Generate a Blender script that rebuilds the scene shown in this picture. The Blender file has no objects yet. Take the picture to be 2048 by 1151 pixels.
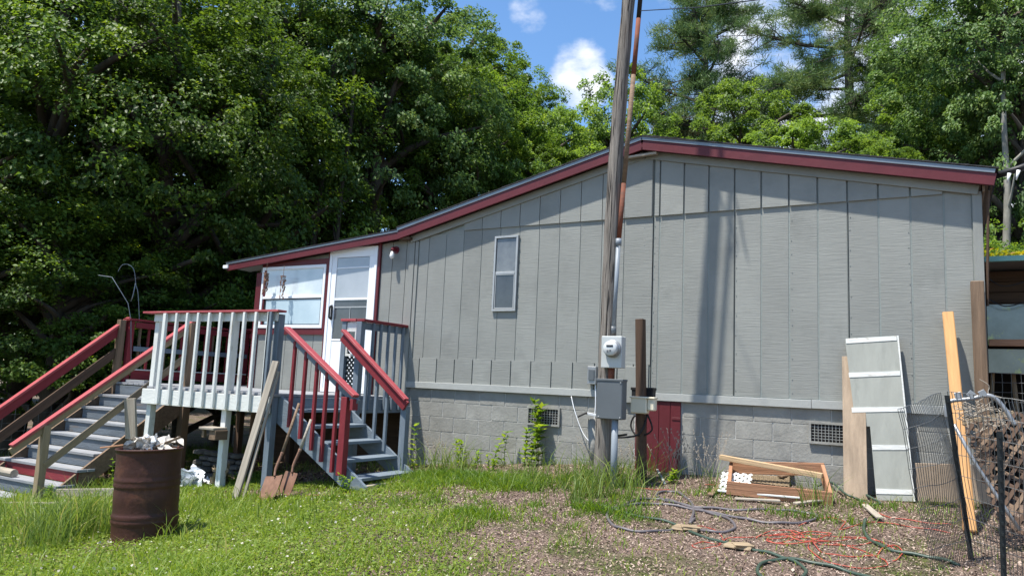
import bpy, math, random
import numpy as np
from mathutils import Vector, Matrix, Euler, noise
random.seed(7)
R = math.radians
sc = bpy.context.scene
COL = sc.collection

# ------------------------------------------------------------------ camera
CAM = Vector((3.01, -8.778, 0.0))          # world zero height = top of the skirt board of the house, about eye level
yaw, pitch, roll = R(-30.0914), R(7.4125), R(2.6023)
fw = Vector((math.sin(yaw)*math.cos(pitch), math.cos(yaw)*math.cos(pitch), math.sin(pitch)))
rt = fw.cross(Vector((0, 0, 1))).normalized(); up = rt.cross(fw)
rt, up = math.cos(roll)*rt + math.sin(roll)*up, -math.sin(roll)*rt + math.cos(roll)*up
cam = bpy.data.cameras.new('camera'); camo = bpy.data.objects.new('camera', cam); COL.objects.link(camo)
m = Matrix((rt, up, -fw)).transposed().to_4x4(); m.translation = CAM; camo.matrix_world = m
cam.sensor_width = 36; cam.lens = 36*1499.3/2048; cam.clip_end = 3000; cam.clip_start = 0.05
sc.camera = camo

# ------------------------------------------------------------------ sun, sky, exposure
sund = Vector((0.67, 1.0, -3.0)).normalized()
sun = bpy.data.lights.new('sun', 'SUN'); sun.energy = 5.0; sun.angle = R(1.1); sun.color = (1.0, 0.95, 0.87)
suno = bpy.data.objects.new('sun', sun); COL.objects.link(suno)
suno.rotation_euler = sund.to_track_quat('-Z', 'Y').to_euler(); suno.location = (-6, -10, 30)
sc.view_settings.view_transform = 'Standard'; sc.view_settings.look = 'None'
sc.view_settings.exposure = 0.80; sc.view_settings.gamma = 1; sc.view_settings.use_curve_mapping = False
w = bpy.data.worlds.new('World'); sc.world = w; w.use_nodes = True
nt = w.node_tree; N = nt.nodes; L = nt.links
for n in list(N): N.remove(n)
wo = N.new('ShaderNodeOutputWorld'); bg = N.new('ShaderNodeBackground'); bg.inputs['Strength'].default_value = 0.12
sky = N.new('ShaderNodeTexSky'); sky.sky_type = 'NISHITA'; sky.sun_disc = False
sky.sun_elevation = math.asin(-sund.z); sky.sun_rotation = math.atan2(-sund.x, -sund.y)
sky.air_density = 1.0; sky.dust_density = 0.35; sky.ozone_density = 2.5
tc = N.new('ShaderNodeTexCoord')
mp = N.new('ShaderNodeMapping'); mp.inputs['Scale'].default_value = (1, 1, 1.7)
L.new(tc.outputs['Generated'], mp.inputs['Vector'])
n1 = N.new('ShaderNodeTexNoise'); n1.inputs['Scale'].default_value = 5.5; n1.inputs['Detail'].default_value = 9; n1.inputs['Roughness'].default_value = 0.58
L.new(mp.outputs[0], n1.inputs['Vector'])
def vdot(vec, c0, c1):
    d = N.new('ShaderNodeVectorMath'); d.operation = 'DOT_PRODUCT'; L.new(tc.outputs['Generated'], d.inputs[0])
    d.inputs[1].default_value = Vector(vec).normalized()
    mr = N.new('ShaderNodeMapRange'); mr.interpolation_type = 'SMOOTHSTEP'
    mr.inputs['From Min'].default_value = c0; mr.inputs['From Max'].default_value = c1; L.new(d.outputs['Value'], mr.inputs['Value']); return mr.outputs[0]
def mth(op, a, b):
    x = N.new('ShaderNodeMath'); x.operation = op
    for i, v in enumerate((a, b)):
        if isinstance(v, (int, float)): x.inputs[i].default_value = v
        else: L.new(v, x.inputs[i])
    return x.outputs[0]
bank = vdot((-0.05, 1, 0.42), math.cos(R(27)), math.cos(R(12)))     # broad cloud bank
puff = vdot((-0.48, 1, 0.468), math.cos(R(3.4)), math.cos(R(.6)))
puff2 = vdot((-0.575, 1, 0.60), math.cos(R(1.9)), math.cos(R(.3)))
det = N.new('ShaderNodeTexNoise'); det.inputs['Scale'].default_value = 26; det.inputs['Detail'].default_value = 7; L.new(mp.outputs[0], det.inputs['Vector'])      # small cumulus
clr = vdot((-0.50, 1, 0.55), math.cos(R(13)), math.cos(R(7)))       # open blue
val = mth('ADD', n1.outputs['Fac'], mth('MULTIPLY', bank, 0.15))
val = mth('ADD', val, mth('MULTIPLY', puff, 0.33))
val = mth('ADD', val, mth('MULTIPLY', puff2, 0.17))
val = mth('ADD', val, mth('MULTIPLY', mth('SUBTRACT', det.outputs['Fac'], 0.5), 0.35))
val = mth('SUBTRACT', val, mth('MULTIPLY', clr, 0.12))
cm = N.new('ShaderNodeMapRange'); cm.interpolation_type = 'SMOOTHSTEP'
cm.inputs['From Min'].default_value = 0.52; cm.inputs['From Max'].default_value = 0.80; L.new(val, cm.inputs['Value'])
hs = N.new('ShaderNodeHueSaturation'); hs.inputs['Saturation'].default_value = 1.15; hs.inputs['Value'].default_value = 1.12
L.new(sky.outputs[0], hs.inputs['Color'])
mx = N.new('ShaderNodeMix'); mx.data_type = 'RGBA'; L.new(cm.outputs[0], mx.inputs[0]); L.new(hs.outputs[0], mx.inputs[6]); mx.inputs[7].default_value = (5.6, 5.8, 6.2, 1)
L.new(mx.outputs[2], bg.inputs['Color']); L.new(bg.outputs[0], wo.inputs['Surface'])

# ------------------------------------------------------------------ surveying helpers: a line of sight meets a real plane
def ray(px, py): return fw*1499.3 + rt*(px-1024) - up*(py-575.5)
def onY(px, py, y=0.0): d = ray(px, py); return CAM + d*((y-CAM.y)/d.y)
def onX(px, py, x): d = ray(px, py); return CAM + d*((x-CAM.x)/d.x)
def gz0(x, y): return -.93+.085*max(min(y, 0), -9)+.09*max(min(x+1, 0), -10)
def gz(x, y):
    return gz0(x, y) + 0.03*noise.noise(Vector((x*.9, y*.9, 1.3))) + 0.012*noise.noise(Vector((x*3.1, y*3.1, 4)))
def gnd(px, py, lift=0.0):
    d = ray(px, py); z = -1.2
    for _ in range(30):
        P = CAM + d*(z/d.z); z = gz(P.x, P.y)
    return Vector((P.x, P.y, z+lift))

# ------------------------------------------------------------------ materials
def lin(c): return (c[0], c[1], c[2], 1)
def mat(name, base, rough=.75, var=.18, scale=2.5, stretch=(1, 1, 1), bump=.25, bscale=30, bstretch=None, wear_reflect=None, metallic=0.0, spec=.3, second=None, rnd=0.0):
    mt = bpy.data.materials.new(name); mt.use_nodes = True; nt = mt.node_tree; N = nt.nodes; L = nt.links
    b = N['Principled BSDF']; b.inputs['Roughness'].default_value = rough; b.inputs['Metallic'].default_value = metallic
    b.inputs['Specular IOR Level'].default_value = spec
    tc = N.new('ShaderNodeTexCoord'); oi = N.new('ShaderNodeObjectInfo')
    ad = N.new('ShaderNodeVectorMath'); ad.operation = 'MULTIPLY_ADD'
    cx = N.new('ShaderNodeCombineXYZ')
    for i in range(3): L.new(oi.outputs['Random'], cx.inputs[i])
    L.new(cx.outputs[0], ad.inputs[0]); ad.inputs[1].default_value = (37, 53, 71); L.new(tc.outputs['Object'], ad.inputs[2])
    mp = N.new('ShaderNodeMapping'); mp.inputs['Scale'].default_value = stretch; L.new(ad.outputs[0], mp.inputs['Vector'])
    n = N.new('ShaderNodeTexNoise'); n.inputs['Scale'].default_value = scale; n.inputs['Detail'].default_value = 6; n.inputs['Roughness'].default_value = .62
    L.new(mp.outputs[0], n.inputs['Vector'])
    cr = N.new('ShaderNodeMapRange'); cr.inputs['From Min'].default_value = .3; cr.inputs['From Max'].default_value = .7; L.new(n.outputs['Fac'], cr.inputs['Value'])
    m1 = N.new('ShaderNodeMix'); m1.data_type = 'RGBA'; L.new(cr.outputs[0], m1.inputs[0])
    sec = second if second else tuple(min(1, v*(1+var)) for v in base)
    m1.inputs[6].default_value = lin(tuple(v*(1-var) for v in base)); m1.inputs[7].default_value = lin(sec)
    out = m1.outputs[2]
    if rnd:
        hv = N.new('ShaderNodeHueSaturation'); mr = N.new('ShaderNodeMapRange'); mr.inputs['To Min'].default_value = 1-rnd; mr.inputs['To Max'].default_value = 1+rnd
        L.new(oi.outputs['Random'], mr.inputs['Value']); L.new(mr.outputs[0], hv.inputs['Value']); L.new(out, hv.inputs['Color']); out = hv.outputs[0]
    if wear_reflect:
        col, lo, hi, ws = wear_reflect
        n2 = N.new('ShaderNodeTexNoise'); n2.inputs['Scale'].default_value = ws; n2.inputs['Detail'].default_value = 8; n2.inputs['Roughness'].default_value = .7; L.new(mp.outputs[0], n2.inputs['Vector'])
        c2 = N.new('ShaderNodeMapRange'); c2.inputs['From Min'].default_value = lo; c2.inputs['From Max'].default_value = hi; L.new(n2.outputs['Fac'], c2.inputs['Value'])
        m2 = N.new('ShaderNodeMix'); m2.data_type = 'RGBA'; L.new(c2.outputs[0], m2.inputs[0]); L.new(out, m2.inputs[6]); m2.inputs[7].default_value = lin(col); out = m2.outputs[2]
    L.new(out, b.inputs['Base Color'])
    if bump:
        mp2 = N.new('ShaderNodeMapping'); mp2.inputs['Scale'].default_value = bstretch or stretch; L.new(ad.outputs[0], mp2.inputs['Vector'])
        n3 = N.new('ShaderNodeTexNoise'); n3.inputs['Scale'].default_value = bscale; n3.inputs['Detail'].default_value = 4; L.new(mp2.outputs[0], n3.inputs['Vector'])
        bp = N.new('ShaderNodeBump'); bp.inputs['Strength'].default_value = bump; bp.inputs['Distance'].default_value = .01; L.new(n3.outputs['Fac'], bp.inputs['Height']); L.new(bp.outputs[0], b.inputs['Normal'])
    return mt
WG = (.6, 9, 9)      # wood grain runs along local x
M = {}
M['siding'] = mat('siding_paint', (.248, .254, .234), .6, .13, .8, bump=.30, bscale=13, bstretch=(.40, 1, 6.5), wear_reflect=((.185, .19, .175), .52, .80, 1.4), spec=.33, rnd=.035)
M['trim'] = mat('grey_trim_paint', (.36, .37, .35), .6, .07, 2, bump=.2, bscale=20)
M['groove'] = mat('siding_backing', (.235, .26, .245), .7, .1)
M['block'] = mat('painted_block', (.258, .255, .232), .8, .16, 3.5, bump=.45, bscale=30, wear_reflect=((.36, .36, .33), .58, .75, 2.5), rnd=.05)
M['mortar'] = mat('painted_mortar', (.36, .36, .34), .85, .15, 6, bump=.8, bscale=30)
M['red'] = mat('dark_red_paint', (.105, .014, .019), .5, .14, 3, bump=.2, bscale=14, spec=.4, wear_reflect=((.20, .035, .045), .60, .85, 1.6))
M['railred'] = mat('sunlit_red_paint', (.345, .062, .070), .5, .14, 3, stretch=(1, 5, 5), bump=.35, bscale=10, wear_reflect=((.40, .17, .15), .60, .70, 3.0), spec=.4)  # rail red lightened in colour for sunlit tops, with worn patches
M['redshade'] = mat('shaded_red_paint', (.195, .024, .031), .55, .16, 3, stretch=(1, 5, 5), bump=.3, bscale=10)  # same rail red darkened in colour for sides and rails in shade
M['drip'] = mat('metal_drip_edge', (.21, .24, .265), .35, .15, 3, bump=.1, metallic=.3)
M['shingle'] = mat('asphalt_shingle', (.035, .035, .038), .9, .3, 20, bump=.6, bscale=80)
M['roofdeck'] = mat('roof_decking', (.10, .065, .04), .85, .2, stretch=WG)
M['white'] = mat('white_paint', (.78, .80, .82), .4, .04, 3, bump=.05)
M['whiteframe'] = mat('aluminium_frame', (.38, .39, .39), .35, .1, 6, bump=.1, metallic=.25)
M['picket'] = mat('weathered_white_paint', (.64, .65, .62), .65, .12, 3, stretch=(.7, 3, 3), bump=.35, bscale=15, wear_reflect=((.33, .28, .2), .59, .68, 3.6))
M['bluegrey'] = mat('blue_grey_deck_paint', (.15, .185, .22), .6, .15, 3, stretch=(1, 5, 5), bump=.3, bscale=12, wear_reflect=((.30, .30, .28), .60, .76, 3))
M['tread'] = mat('weathered_tread', (.25, .26, .275), .75, .2, 3, stretch=(.8, 8, 8), bump=.4, bscale=12, wear_reflect=((.20, .17, .14), .56, .72, 2.2))
M['riser'] = mat('blue_grey_riser', (.115, .135, .155), .7, .2, 3, stretch=(.8, 6, 6), bump=.4, bscale=12, wear_reflect=((.17, .13, .10), .55, .72, 2.0))
M['oldwood'] = mat('weathered_brown_timber', (.17, .115, .075), .8, .35, 2.2, stretch=WG, bump=.6, bscale=7)
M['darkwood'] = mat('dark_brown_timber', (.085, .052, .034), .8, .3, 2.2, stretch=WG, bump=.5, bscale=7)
M['greywood'] = mat('grey_weathered_timber', (.33, .29, .235), .85, .3, 2.2, stretch=WG, bump=.6, bscale=7)
M['tan'] = mat('tan_rail_timber', (.27, .205, .13), .8, .3, 2.2, stretch=WG, bump=.5, bscale=7)
M['frame'] = mat('planter_timber', (.33, .17, .095), .75, .3, 2.2, stretch=WG, bump=.5, bscale=7)
M['newwood'] = mat('new_orange_timber', (.42, .225, .085), .7, .25, 2.0, stretch=WG, bump=.4, bscale=6, wear_reflect=((.27, .12, .045), .60, .75, 1.2))
M['plywood'] = mat('plywood', (.34, .26, .185), .8, .25, 2.5, stretch=(1, 6, 1), bump=.3, bscale=14)
M['pole'] = mat('pole_timber', (.20, .178, .155), .9, .5, 2.0, stretch=(26, 26, .9), bump=1.0, bscale=5, wear_reflect=((.075, .06, .048), .54, .66, 1.6))
M['panelgrey'] = mat('grey_painted_board', (.32, .33, .295), .7, .12, 2, stretch=(3, 3, .7), bump=.25, bscale=12, wear_reflect=((.26, .27, .24), .56, .72, 2.5))
M['galv'] = mat('galvanised_metal', (.29, .30, .31), .4, .15, 8, bump=.1, metallic=.5)
M['conduit'] = mat('grey_pipe', (.22, .25, .28), .45, .12, 5, bump=.05)
M['rustpipe'] = mat('rusted_pipe', (.17, .055, .03), .8, .35, 5, bump=.3, wear_reflect=((.10, .05, .035), .5, .65, 4))
M['paletimber'] = mat('pale_timber', (.44, .31, .18), .8, .25, 2.2, stretch=WG, bump=.5, bscale=7)
M['meterbox'] = mat('meter_enclosure', (.47, .49, .48), .45, .06, 4, bump=.05, metallic=.1)
M['discon'] = mat('disconnect_enclosure', (.105, .118, .128), .45, .08, 4, bump=.05)
M['cream'] = mat('cream_plastic', (.74, .69, .54), .5, .05, 4, bump=.05)
M['black'] = mat('black_rubber', (.015, .015, .016), .5, .2, 6, bump=.1)
M['screen'] = mat('dark_screen', (.03, .03, .035), .3, .1, 5, bump=0)
M['glassmeter'] = mat('meter_dome', (.55, .57, .57), .12, .05, 5, bump=0, spec=.6)
M['rust'] = mat('rusted_drum_steel', (.052, .017, .011), .55, .35, 3.5, bump=.3, bscale=30, wear_reflect=((.12, .045, .022), .52, .70, 4), spec=.35)
M['iron'] = mat('rusty_shovel_blade', (.20, .11, .075), .8, .3, 8, bump=.3)
M['hosegrey'] = mat('grey_hose_rubber', (.10, .09, .097), .45, .15, 6, bump=.1, spec=.45)
M['hosegreen'] = mat('green_hose_rubber', (.035, .06, .042), .45, .15, 6, bump=.1, spec=.45)
M['cord'] = mat('orange_cord_plastic', (.40, .075, .05), .5, .2, 6, bump=.05)
M['bagplastic'] = mat('white_plastic_bag', (.70, .72, .74), .4, .1, 5, bump=.3, bscale=20)
M['paper'] = mat('crumpled_paper', (.55, .51, .45), .7, .2, 9, bump=.5, bscale=20, wear_reflect=((.22, .15, .10), .60, .66, 7))
M['stone'] = mat('fieldstone', (.11, .10, .09), .9, .25, 8, bump=.5, bscale=25, rnd=.25)
M['wire'] = mat('galvanised_wire', (.15, .155, .155), .45, .15, 8, bump=0, metallic=.6)
M['postblack'] = mat('fence_post_paint', (.022, .028, .03), .5, .2, 6, bump=.1)
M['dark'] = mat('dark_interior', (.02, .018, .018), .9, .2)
M['purple'] = mat('purple_fabric', (.045, .012, .09), .8, .2)
M['wine'] = mat('dark_red_plastic', (.12, .012, .02), .4, .2)
M['bark'] = mat('tree_bark', (.075, .062, .05), .95, .4, 3, stretch=(4, 4, 1), bump=.9, bscale=8)
M['palebark'] = mat('pale_bark', (.26, .25, .22), .9, .3, 3, stretch=(3, 3, 1), bump=.5, bscale=8)
M['orangebin'] = mat('orange_plastic', (.6, .05, .02), .5, .1)
M['bulb'] = mat('frosted_bulb', (.75, .75, .73), .2, .02, bump=0)
M['greenmetal'] = mat('green_metal_edge', (.18, .38, .34), .4, .15, 4, bump=.05)
M['clayblock'] = mat('stem_green', (.10, .17, .035), .6, .2, 6, bump=0)

def glass_mat(name, c1, c2, rough=.08, scale=1.5, spec=.8):
    return mat(name, c1, rough, 0, scale, second=c2, bump=0, spec=spec)
M['panesky'] = glass_mat('sky_reflection_pane', (.38, .46, .49), (.76, .81, .83), .06, .8)  # pale cloudy sky reflection put into the pane colour
M['panelow'] = glass_mat('screened_pane', (.30, .41, .48), (.52, .62, .66), .12, .9)
M['panedoor'] = glass_mat('storm_door_pane', (.30, .33, .36), (.42, .45, .48), .1, 1.0)
M['panedark'] = glass_mat('dark_pane', (.035, .038, .042), (.075, .08, .09), .15, 2.0)
M['panegrey'] = glass_mat('frosted_pane', (.07, .08, .095), (.22, .23, .23), .2, 2.2)
M['panegreen'] = mat('plastic_sheet', (.10, .14, .13), .15, 0, 2.5, second=(.24, .30, .28), bump=0, spec=.8, wear_reflect=((.34, .42, .12), .55, .62, 4))  # bright green patches are greenery reflections painted into the sheet

def leafmat(name, cols, trans=.45, rough=.5, spec=.27):
    mt = bpy.data.materials.new(name); mt.use_nodes = True; nt = mt.node_tree; N = nt.nodes; L = nt.links
    for n in list(N): N.remove(n)
    out = N.new('ShaderNodeOutputMaterial'); b = N.new('ShaderNodeBsdfPrincipled'); t = N.new('ShaderNodeBsdfTranslucent'); mxs = N.new('ShaderNodeMixShader')
    at = N.new('ShaderNodeAttribute'); at.attribute_name = 'tint'; at.attribute_type = 'GEOMETRY'
    oi = N.new('ShaderNodeObjectInfo')
    cr = N.new('ShaderNodeValToRGB')
    el = cr.color_ramp.elements
    el[0].position = 0; el[0].color = lin(cols[0]); el[1].position = 1; el[1].color = lin(cols[-1])
    for i, c in enumerate(cols[1:-1]): e = el.new((i+1)/(len(cols)-1)); e.color = lin(c)
    L.new(at.outputs['Fac'], cr.inputs[0])
    hs = N.new('ShaderNodeHueSaturation'); mr = N.new('ShaderNodeMapRange'); mr.inputs['To Min'].default_value = .85; mr.inputs['To Max'].default_value = 1.15
    L.new(oi.outputs['Random'], mr.inputs['Value']); L.new(mr.outputs[0], hs.inputs['Value']); L.new(cr.outputs[0], hs.inputs['Color'])
    L.new(hs.outputs[0], b.inputs['Base Color']); b.inputs['Roughness'].default_value = rough; b.inputs['Specular IOR Level'].default_value = spec
    g = N.new('ShaderNodeHueSaturation'); g.inputs['Hue'].default_value = .485; g.inputs['Saturation'].default_value = 1.1; g.inputs['Value'].default_value = 1.7; L.new(hs.outputs[0], g.inputs['Color']); L.new(g.outputs[0], t.inputs['Color'])
    mxs.inputs[0].default_value = trans; L.new(b.outputs[0], mxs.inputs[1]); L.new(t.outputs[0], mxs.inputs[2]); L.new(mxs.outputs[0], out.inputs['Surface'])
    return mt
M['leafdark'] = leafmat('maple_leaves', [(0.039, 0.076, 0.018), (0.075, 0.136, 0.023), (0.116, 0.196, 0.028), (0.234, 0.306, 0.038)], .38)
M['leafmid'] = leafmat('mid_green_leaves', [(0.047, 0.093, 0.020), (0.084, 0.155, 0.027), (0.139, 0.225, 0.034), (0.242, 0.310, 0.043)], .42)
M['leaflight'] = leafmat('light_green_leaves', [(0.060, 0.109, 0.024), (0.109, 0.186, 0.034), (0.169, 0.262, 0.046), (0.266, 0.350, 0.070)], .48)
M['leafoak'] = leafmat('oak_leaves', [(0.046, 0.090, 0.026), (0.083, 0.153, 0.040), (0.135, 0.216, 0.058), (0.228, 0.306, 0.086)], .35)
M['needle'] = leafmat('pine_needles', [(0.042, 0.085, 0.029), (0.092, 0.166, 0.052), (0.150, 0.221, 0.072), (0.230, 0.287, 0.091)], .25, .5)
M['needlebrown'] = leafmat('dull_pine_needles', [(0.035, 0.062, 0.024), (0.079, 0.106, 0.042), (0.132, 0.141, 0.062), (0.211, 0.158, 0.088)], .2, .6)
M['grass'] = leafmat('grass_blades', [(0.095, 0.157, 0.024), (0.157, 0.243, 0.033), (0.224, 0.313, 0.050), (0.403, 0.389, 0.143)], .42, .45)
M['tallgrass'] = leafmat('tall_grass_blades', [(0.062, 0.117, 0.024), (0.109, 0.169, 0.036), (0.171, 0.247, 0.048), (0.341, 0.312, 0.108)], .4, .5)
M['weed'] = leafmat('weed_leaves', [(.06, .13, .02), (.10, .19, .025), (.16, .26, .03), (.26, .34, .05)], .45, .45)
M['shrubyellow'] = leafmat('yellow_green_leaves', [(.09, .13, .015), (.20, .24, .02), (.36, .34, .04), (.30, .16, .04)], .35, .4)
M['chips'] = leafmat('wood_chips', [(0.069, 0.046, 0.036), (0.185, 0.123, 0.092), (0.312, 0.228, 0.182), (0.508, 0.410, 0.330)], 0, .9, .2)

# ------------------------------------------------------------------ mesh building
def addbox(V, F, c, s, ch=0.0, rot=None):
    c = Vector(c); hx, hy, hz = s[0]/2, s[1]/2, s[2]/2
    n0 = len(V)
    if ch <= 0:
        P = [(x, y, z) for x in (-hx, hx) for y in (-hy, hy) for z in (-hz, hz)]
        Fs = [(0, 1, 3, 2), (4, 6, 7, 5), (0, 4, 5, 1), (2, 3, 7, 6), (0, 2, 6, 4), (1, 5, 7, 3)]
    else:
        ch = min(ch, hx*.45, hy*.45, hz*.45); P = []; idx = {}
        for sx in (-1, 1):
            for sy in (-1, 1):
                for sz in (-1, 1):
                    for a in range(3):
                        h = [hx, hy, hz]; s3 = [sx, sy, sz]
                        p = [s3[k]*(h[k]-(0 if k == a else ch)) for k in range(3)]
                        idx[(sx, sy, sz, a)] = len(P); P.append(tuple(p))
        Fs = []
        def q(*k): Fs.append(tuple(idx[i] for i in k))
        for s_ in (-1, 1):
            o = s_ == 1
            f0 = [(s_, -1, -1, 0), (s_, 1, -1, 0), (s_, 1, 1, 0), (s_, -1, 1, 0)]; q(*(f0 if o else f0[::-1]))
            f1 = [(-1, s_, -1, 1), (-1, s_, 1, 1), (1, s_, 1, 1), (1, s_, -1, 1)]; q(*(f1 if o else f1[::-1]))
            f2 = [(-1, -1, s_, 2), (1, -1, s_, 2), (1, 1, s_, 2), (-1, 1, s_, 2)]; q(*(f2 if o else f2[::-1]))
        for a in (-1, 1):
            for b in (-1, 1):
                q((a, b, -1, 0), (a, b, 1, 0), (a, b, 1, 1), (a, b, -1, 1))
                q((a, -1, b, 0), (a, 1, b, 0), (a, 1, b, 2), (a, -1, b, 2))
                q((-1, a, b, 1), (1, a, b, 1), (1, a, b, 2), (-1, a, b, 2))
                for c_ in (-1, 1): q((a, b, c_, 0), (a, b, c_, 1), (a, b, c_, 2))
    for p in P:
        p = Vector(p)
        if rot: p = rot @ p
        V.append(c+p)
    for f in Fs: F.append(tuple(i+n0 for i in f))
def smooth_path(pts, k=6, closed=False):
    pts = [Vector(p) for p in pts]; out = []
    n = len(pts)
    for i in range(n-1):
        p0 = pts[max(i-1, 0)]; p1 = pts[i]; p2 = pts[i+1]; p3 = pts[min(i+2, n-1)]
        for j in range(k):
            t = j/k
            out.append(0.5*((2*p1)+(-p0+p2)*t+(2*p0-5*p1+4*p2-p3)*t*t+(-p0+3*p1-3*p2+p3)*t**3))
    out.append(pts[-1]); return out
def addtube(V, F, pts, rad, n=8, cap=True):
    pts = [Vector(p) for p in pts]; n0 = len(V)
    if not isinstance(rad, (list, tuple)): rad = [rad]*len(pts)
    prev = None
    for i, p in enumerate(pts):
        d = (pts[min(i+1, len(pts)-1)]-pts[max(i-1, 0)]).normalized()
        if prev is None:
            a = Vector((0, 0, 1)) if abs(d.z) < .9 else Vector((1, 0, 0)); u = d.cross(a).normalized()
        else: u = (prev-d*prev.dot(d)).normalized()
        prev = u; v = d.cross(u)
        for k in range(n):
            t = 2*math.pi*k/n; V.append(p+(u*math.cos(t)+v*math.sin(t))*rad[i])
    for i in range(len(pts)-1):
        for k in range(n):
            a = n0+i*n+k; b = n0+i*n+(k+1) % n; F.append((a, b, b+n, a+n))
    if cap: F.append(tuple(n0+k for k in range(n))[::-1]); F.append(tuple(n0+(len(pts)-1)*n+k for k in range(n)))
def addprism(V, F, poly, y0, y1):       # poly in (x,z), counter-clockwise seen from -y
    n0 = len(V); n = len(poly)
    for y in (y0, y1):
        for x, z in poly: V.append(Vector((x, y, z)))
    F.append(tuple(n0+i for i in range(n))); F.append(tuple(n0+n+i for i in range(n))[::-1])
    for i in range(n): j = (i+1) % n; F.append((n0+i, n0+n+i, n0+n+j, n0+j))
def addlathe(V, F, prof, n=24, center=(0, 0, 0)):
    n0 = len(V); c = Vector(center)
    for r_, z in prof:
        for k in range(n):
            t = 2*math.pi*k/n; V.append(c+Vector((r_*math.cos(t), r_*math.sin(t), z)))
    for i in range(len(prof)-1):
        for k in range(n):
            a = n0+i*n+k; b = n0+i*n+(k+1) % n; F.append((a, b, b+n, a+n))

W = {}          # world matrices of everything built
def place(o, Mw, parent=None):
    W[o.name] = Mw
    if parent is not None:
        o.parent = parent; o.matrix_basis = W[parent.name].inverted() @ Mw
    else: o.matrix_basis = Mw
    COL.objects.link(o); return o
def props(o, label=None, cat=None, group=None, kind=None):
    if label: o['label'] = label
    if cat: o['category'] = cat
    if group: o['group'] = group
    if kind: o['kind'] = kind
    return o
def thing(name, loc, label, cat, group=None):
    o = bpy.data.objects.new(name, None); o.empty_display_size = .2
    place(o, Matrix.Translation(Vector(loc))); return props(o, label, cat, group)
def mesh(name, V, F, m_, parent=None, smooth=False, **kw):
    V = [Vector(v) for v in V]
    mn = Vector([min(v[i] for v in V) for i in range(3)]); mxx = Vector([max(v[i] for v in V) for i in range(3)])
    c = (mn+mxx)/2
    me = bpy.data.meshes.new(name); me.from_pydata([v-c for v in V], [], F); me.materials.append(M[m_] if isinstance(m_, str) else m_)
    if smooth: me.polygons.foreach_set('use_smooth', [True]*len(me.polygons))
    me.update()
    o = bpy.data.objects.new(name, me); place(o, Matrix.Translation(c), parent); props(o, **kw); return o
CACHE = {}
def piece(name, size, Mw, m_, parent=None, ch=.003, **kw):
    key = (name, tuple(round(s, 4) for s in size), m_, ch)
    if key not in CACHE:
        V = []; F = []; addbox(V, F, (0, 0, 0), size, ch)
        me = bpy.data.meshes.new(name); me.from_pydata(V, [], F); me.materials.append(M[m_]); me.update(); CACHE[key] = me
    o = bpy.data.objects.new(name, CACHE[key]); place(o, Mw, parent); return props(o, **kw)
def box(name, a, b, m_, parent=None, ch=.003, **kw):       # axis-aligned from corner a to corner b
    a = Vector(a); b = Vector(b); s = Vector([abs(b[i]-a[i]) for i in range(3)]); c = (a+b)/2
    ax = max(range(3), key=lambda i: s[i])                  # longest side becomes local x so that the grain follows it
    if ax == 0: rot = Matrix.Identity(3)
    elif ax == 1: rot = Matrix.Rotation(R(90), 3, 'Z'); s = Vector((s[1], s[0], s[2]))
    else: rot = Matrix.Rotation(R(-90), 3, 'Y'); s = Vector((s[2], s[1], s[0]))
    return piece(name, s, Matrix.Translation(c) @ rot.to_4x4(), m_, parent, ch, **kw)
def beam(name, p, q, wd, ht, m_, parent=None, upv=(0, 0, 1), ch=.003, **kw):   # timber from p to q: wd sideways, ht along upv
    p = Vector(p); q = Vector(q); d = (q-p); ln = d.length; d.normalize(); upv = Vector(upv)
    side = upv.cross(d).normalized(); u = d.cross(side)
    rot = Matrix((d, side, u)).transposed()
    return piece(name, (ln, wd, ht), Matrix.Translation((p+q)/2) @ rot.to_4x4(), m_, parent, ch, **kw)
def tube(name, pts, rad, m_, parent=None, n=8, **kw):
    V = []; F = []; addtube(V, F, pts, rad, n); return mesh(name, V, F, m_, parent, True, **kw)
def npmesh(name, V, F, m_, tint=None):
    me = bpy.data.meshes.new(name); V = np.asarray(V, np.float32); F = np.asarray(F, np.int32); k = F.shape[1]
    me.vertices.add(len(V)); me.vertices.foreach_set('co', V.ravel()); me.loops.add(F.size); me.loops.foreach_set('vertex_index', F.ravel())
    me.polygons.add(len(F)); me.polygons.foreach_set('loop_start', np.arange(0, F.size, k, dtype=np.int32))
    if tint is not None:
        a = me.attributes.new('tint', 'FLOAT', 'POINT'); a.data.foreach_set('value', np.asarray(tint, np.float32))
    me.materials.append(M[m_]); me.update(calc_edges=True); return me

# ------------------------------------------------------------------ ground
def grid(xs, ys):
    V = [(x, y, gz(x, y)) for y in ys for x in xs]; nx = len(xs)
    F = [(j*nx+i, j*nx+i+1, (j+1)*nx+i+1, (j+1)*nx+i) for j in range(len(ys)-1) for i in range(nx-1)]
    return V, F
xs = sorted(set([-900, -400, -200, -90, -50, -35, -25, -18] + [round(-14+.15*i, 3) for i in range(134)] + [7, 9, 12, 18, 30, 60, 150, 400, 900]))
ys = sorted(set([-900, -300, -100, -40, -20, -12] + [round(-9.5+.15*i, 3) for i in range(88)] + [5, 8, 12, 18, 30, 60, 150, 400, 900]))
V, F = grid(xs, ys)
gm = bpy.data.materials.new('mulch_soil'); gm.use_nodes = True
nt = gm.node_tree; N = nt.nodes; L = nt.links; b = N['Principled BSDF']; b.inputs['Roughness'].default_value = .95; b.inputs['Specular IOR Level'].default_value = .15
tc = N.new('ShaderNodeTexCoord')
def nz(s, d=6, r_=.65):
    n = N.new('ShaderNodeTexNoise'); n.inputs['Scale'].default_value = s; n.inputs['Detail'].default_value = d; n.inputs['Roughness'].default_value = r_; L.new(tc.outputs['Object'], n.inputs['Vector']); return n.outputs['Fac']
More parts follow.
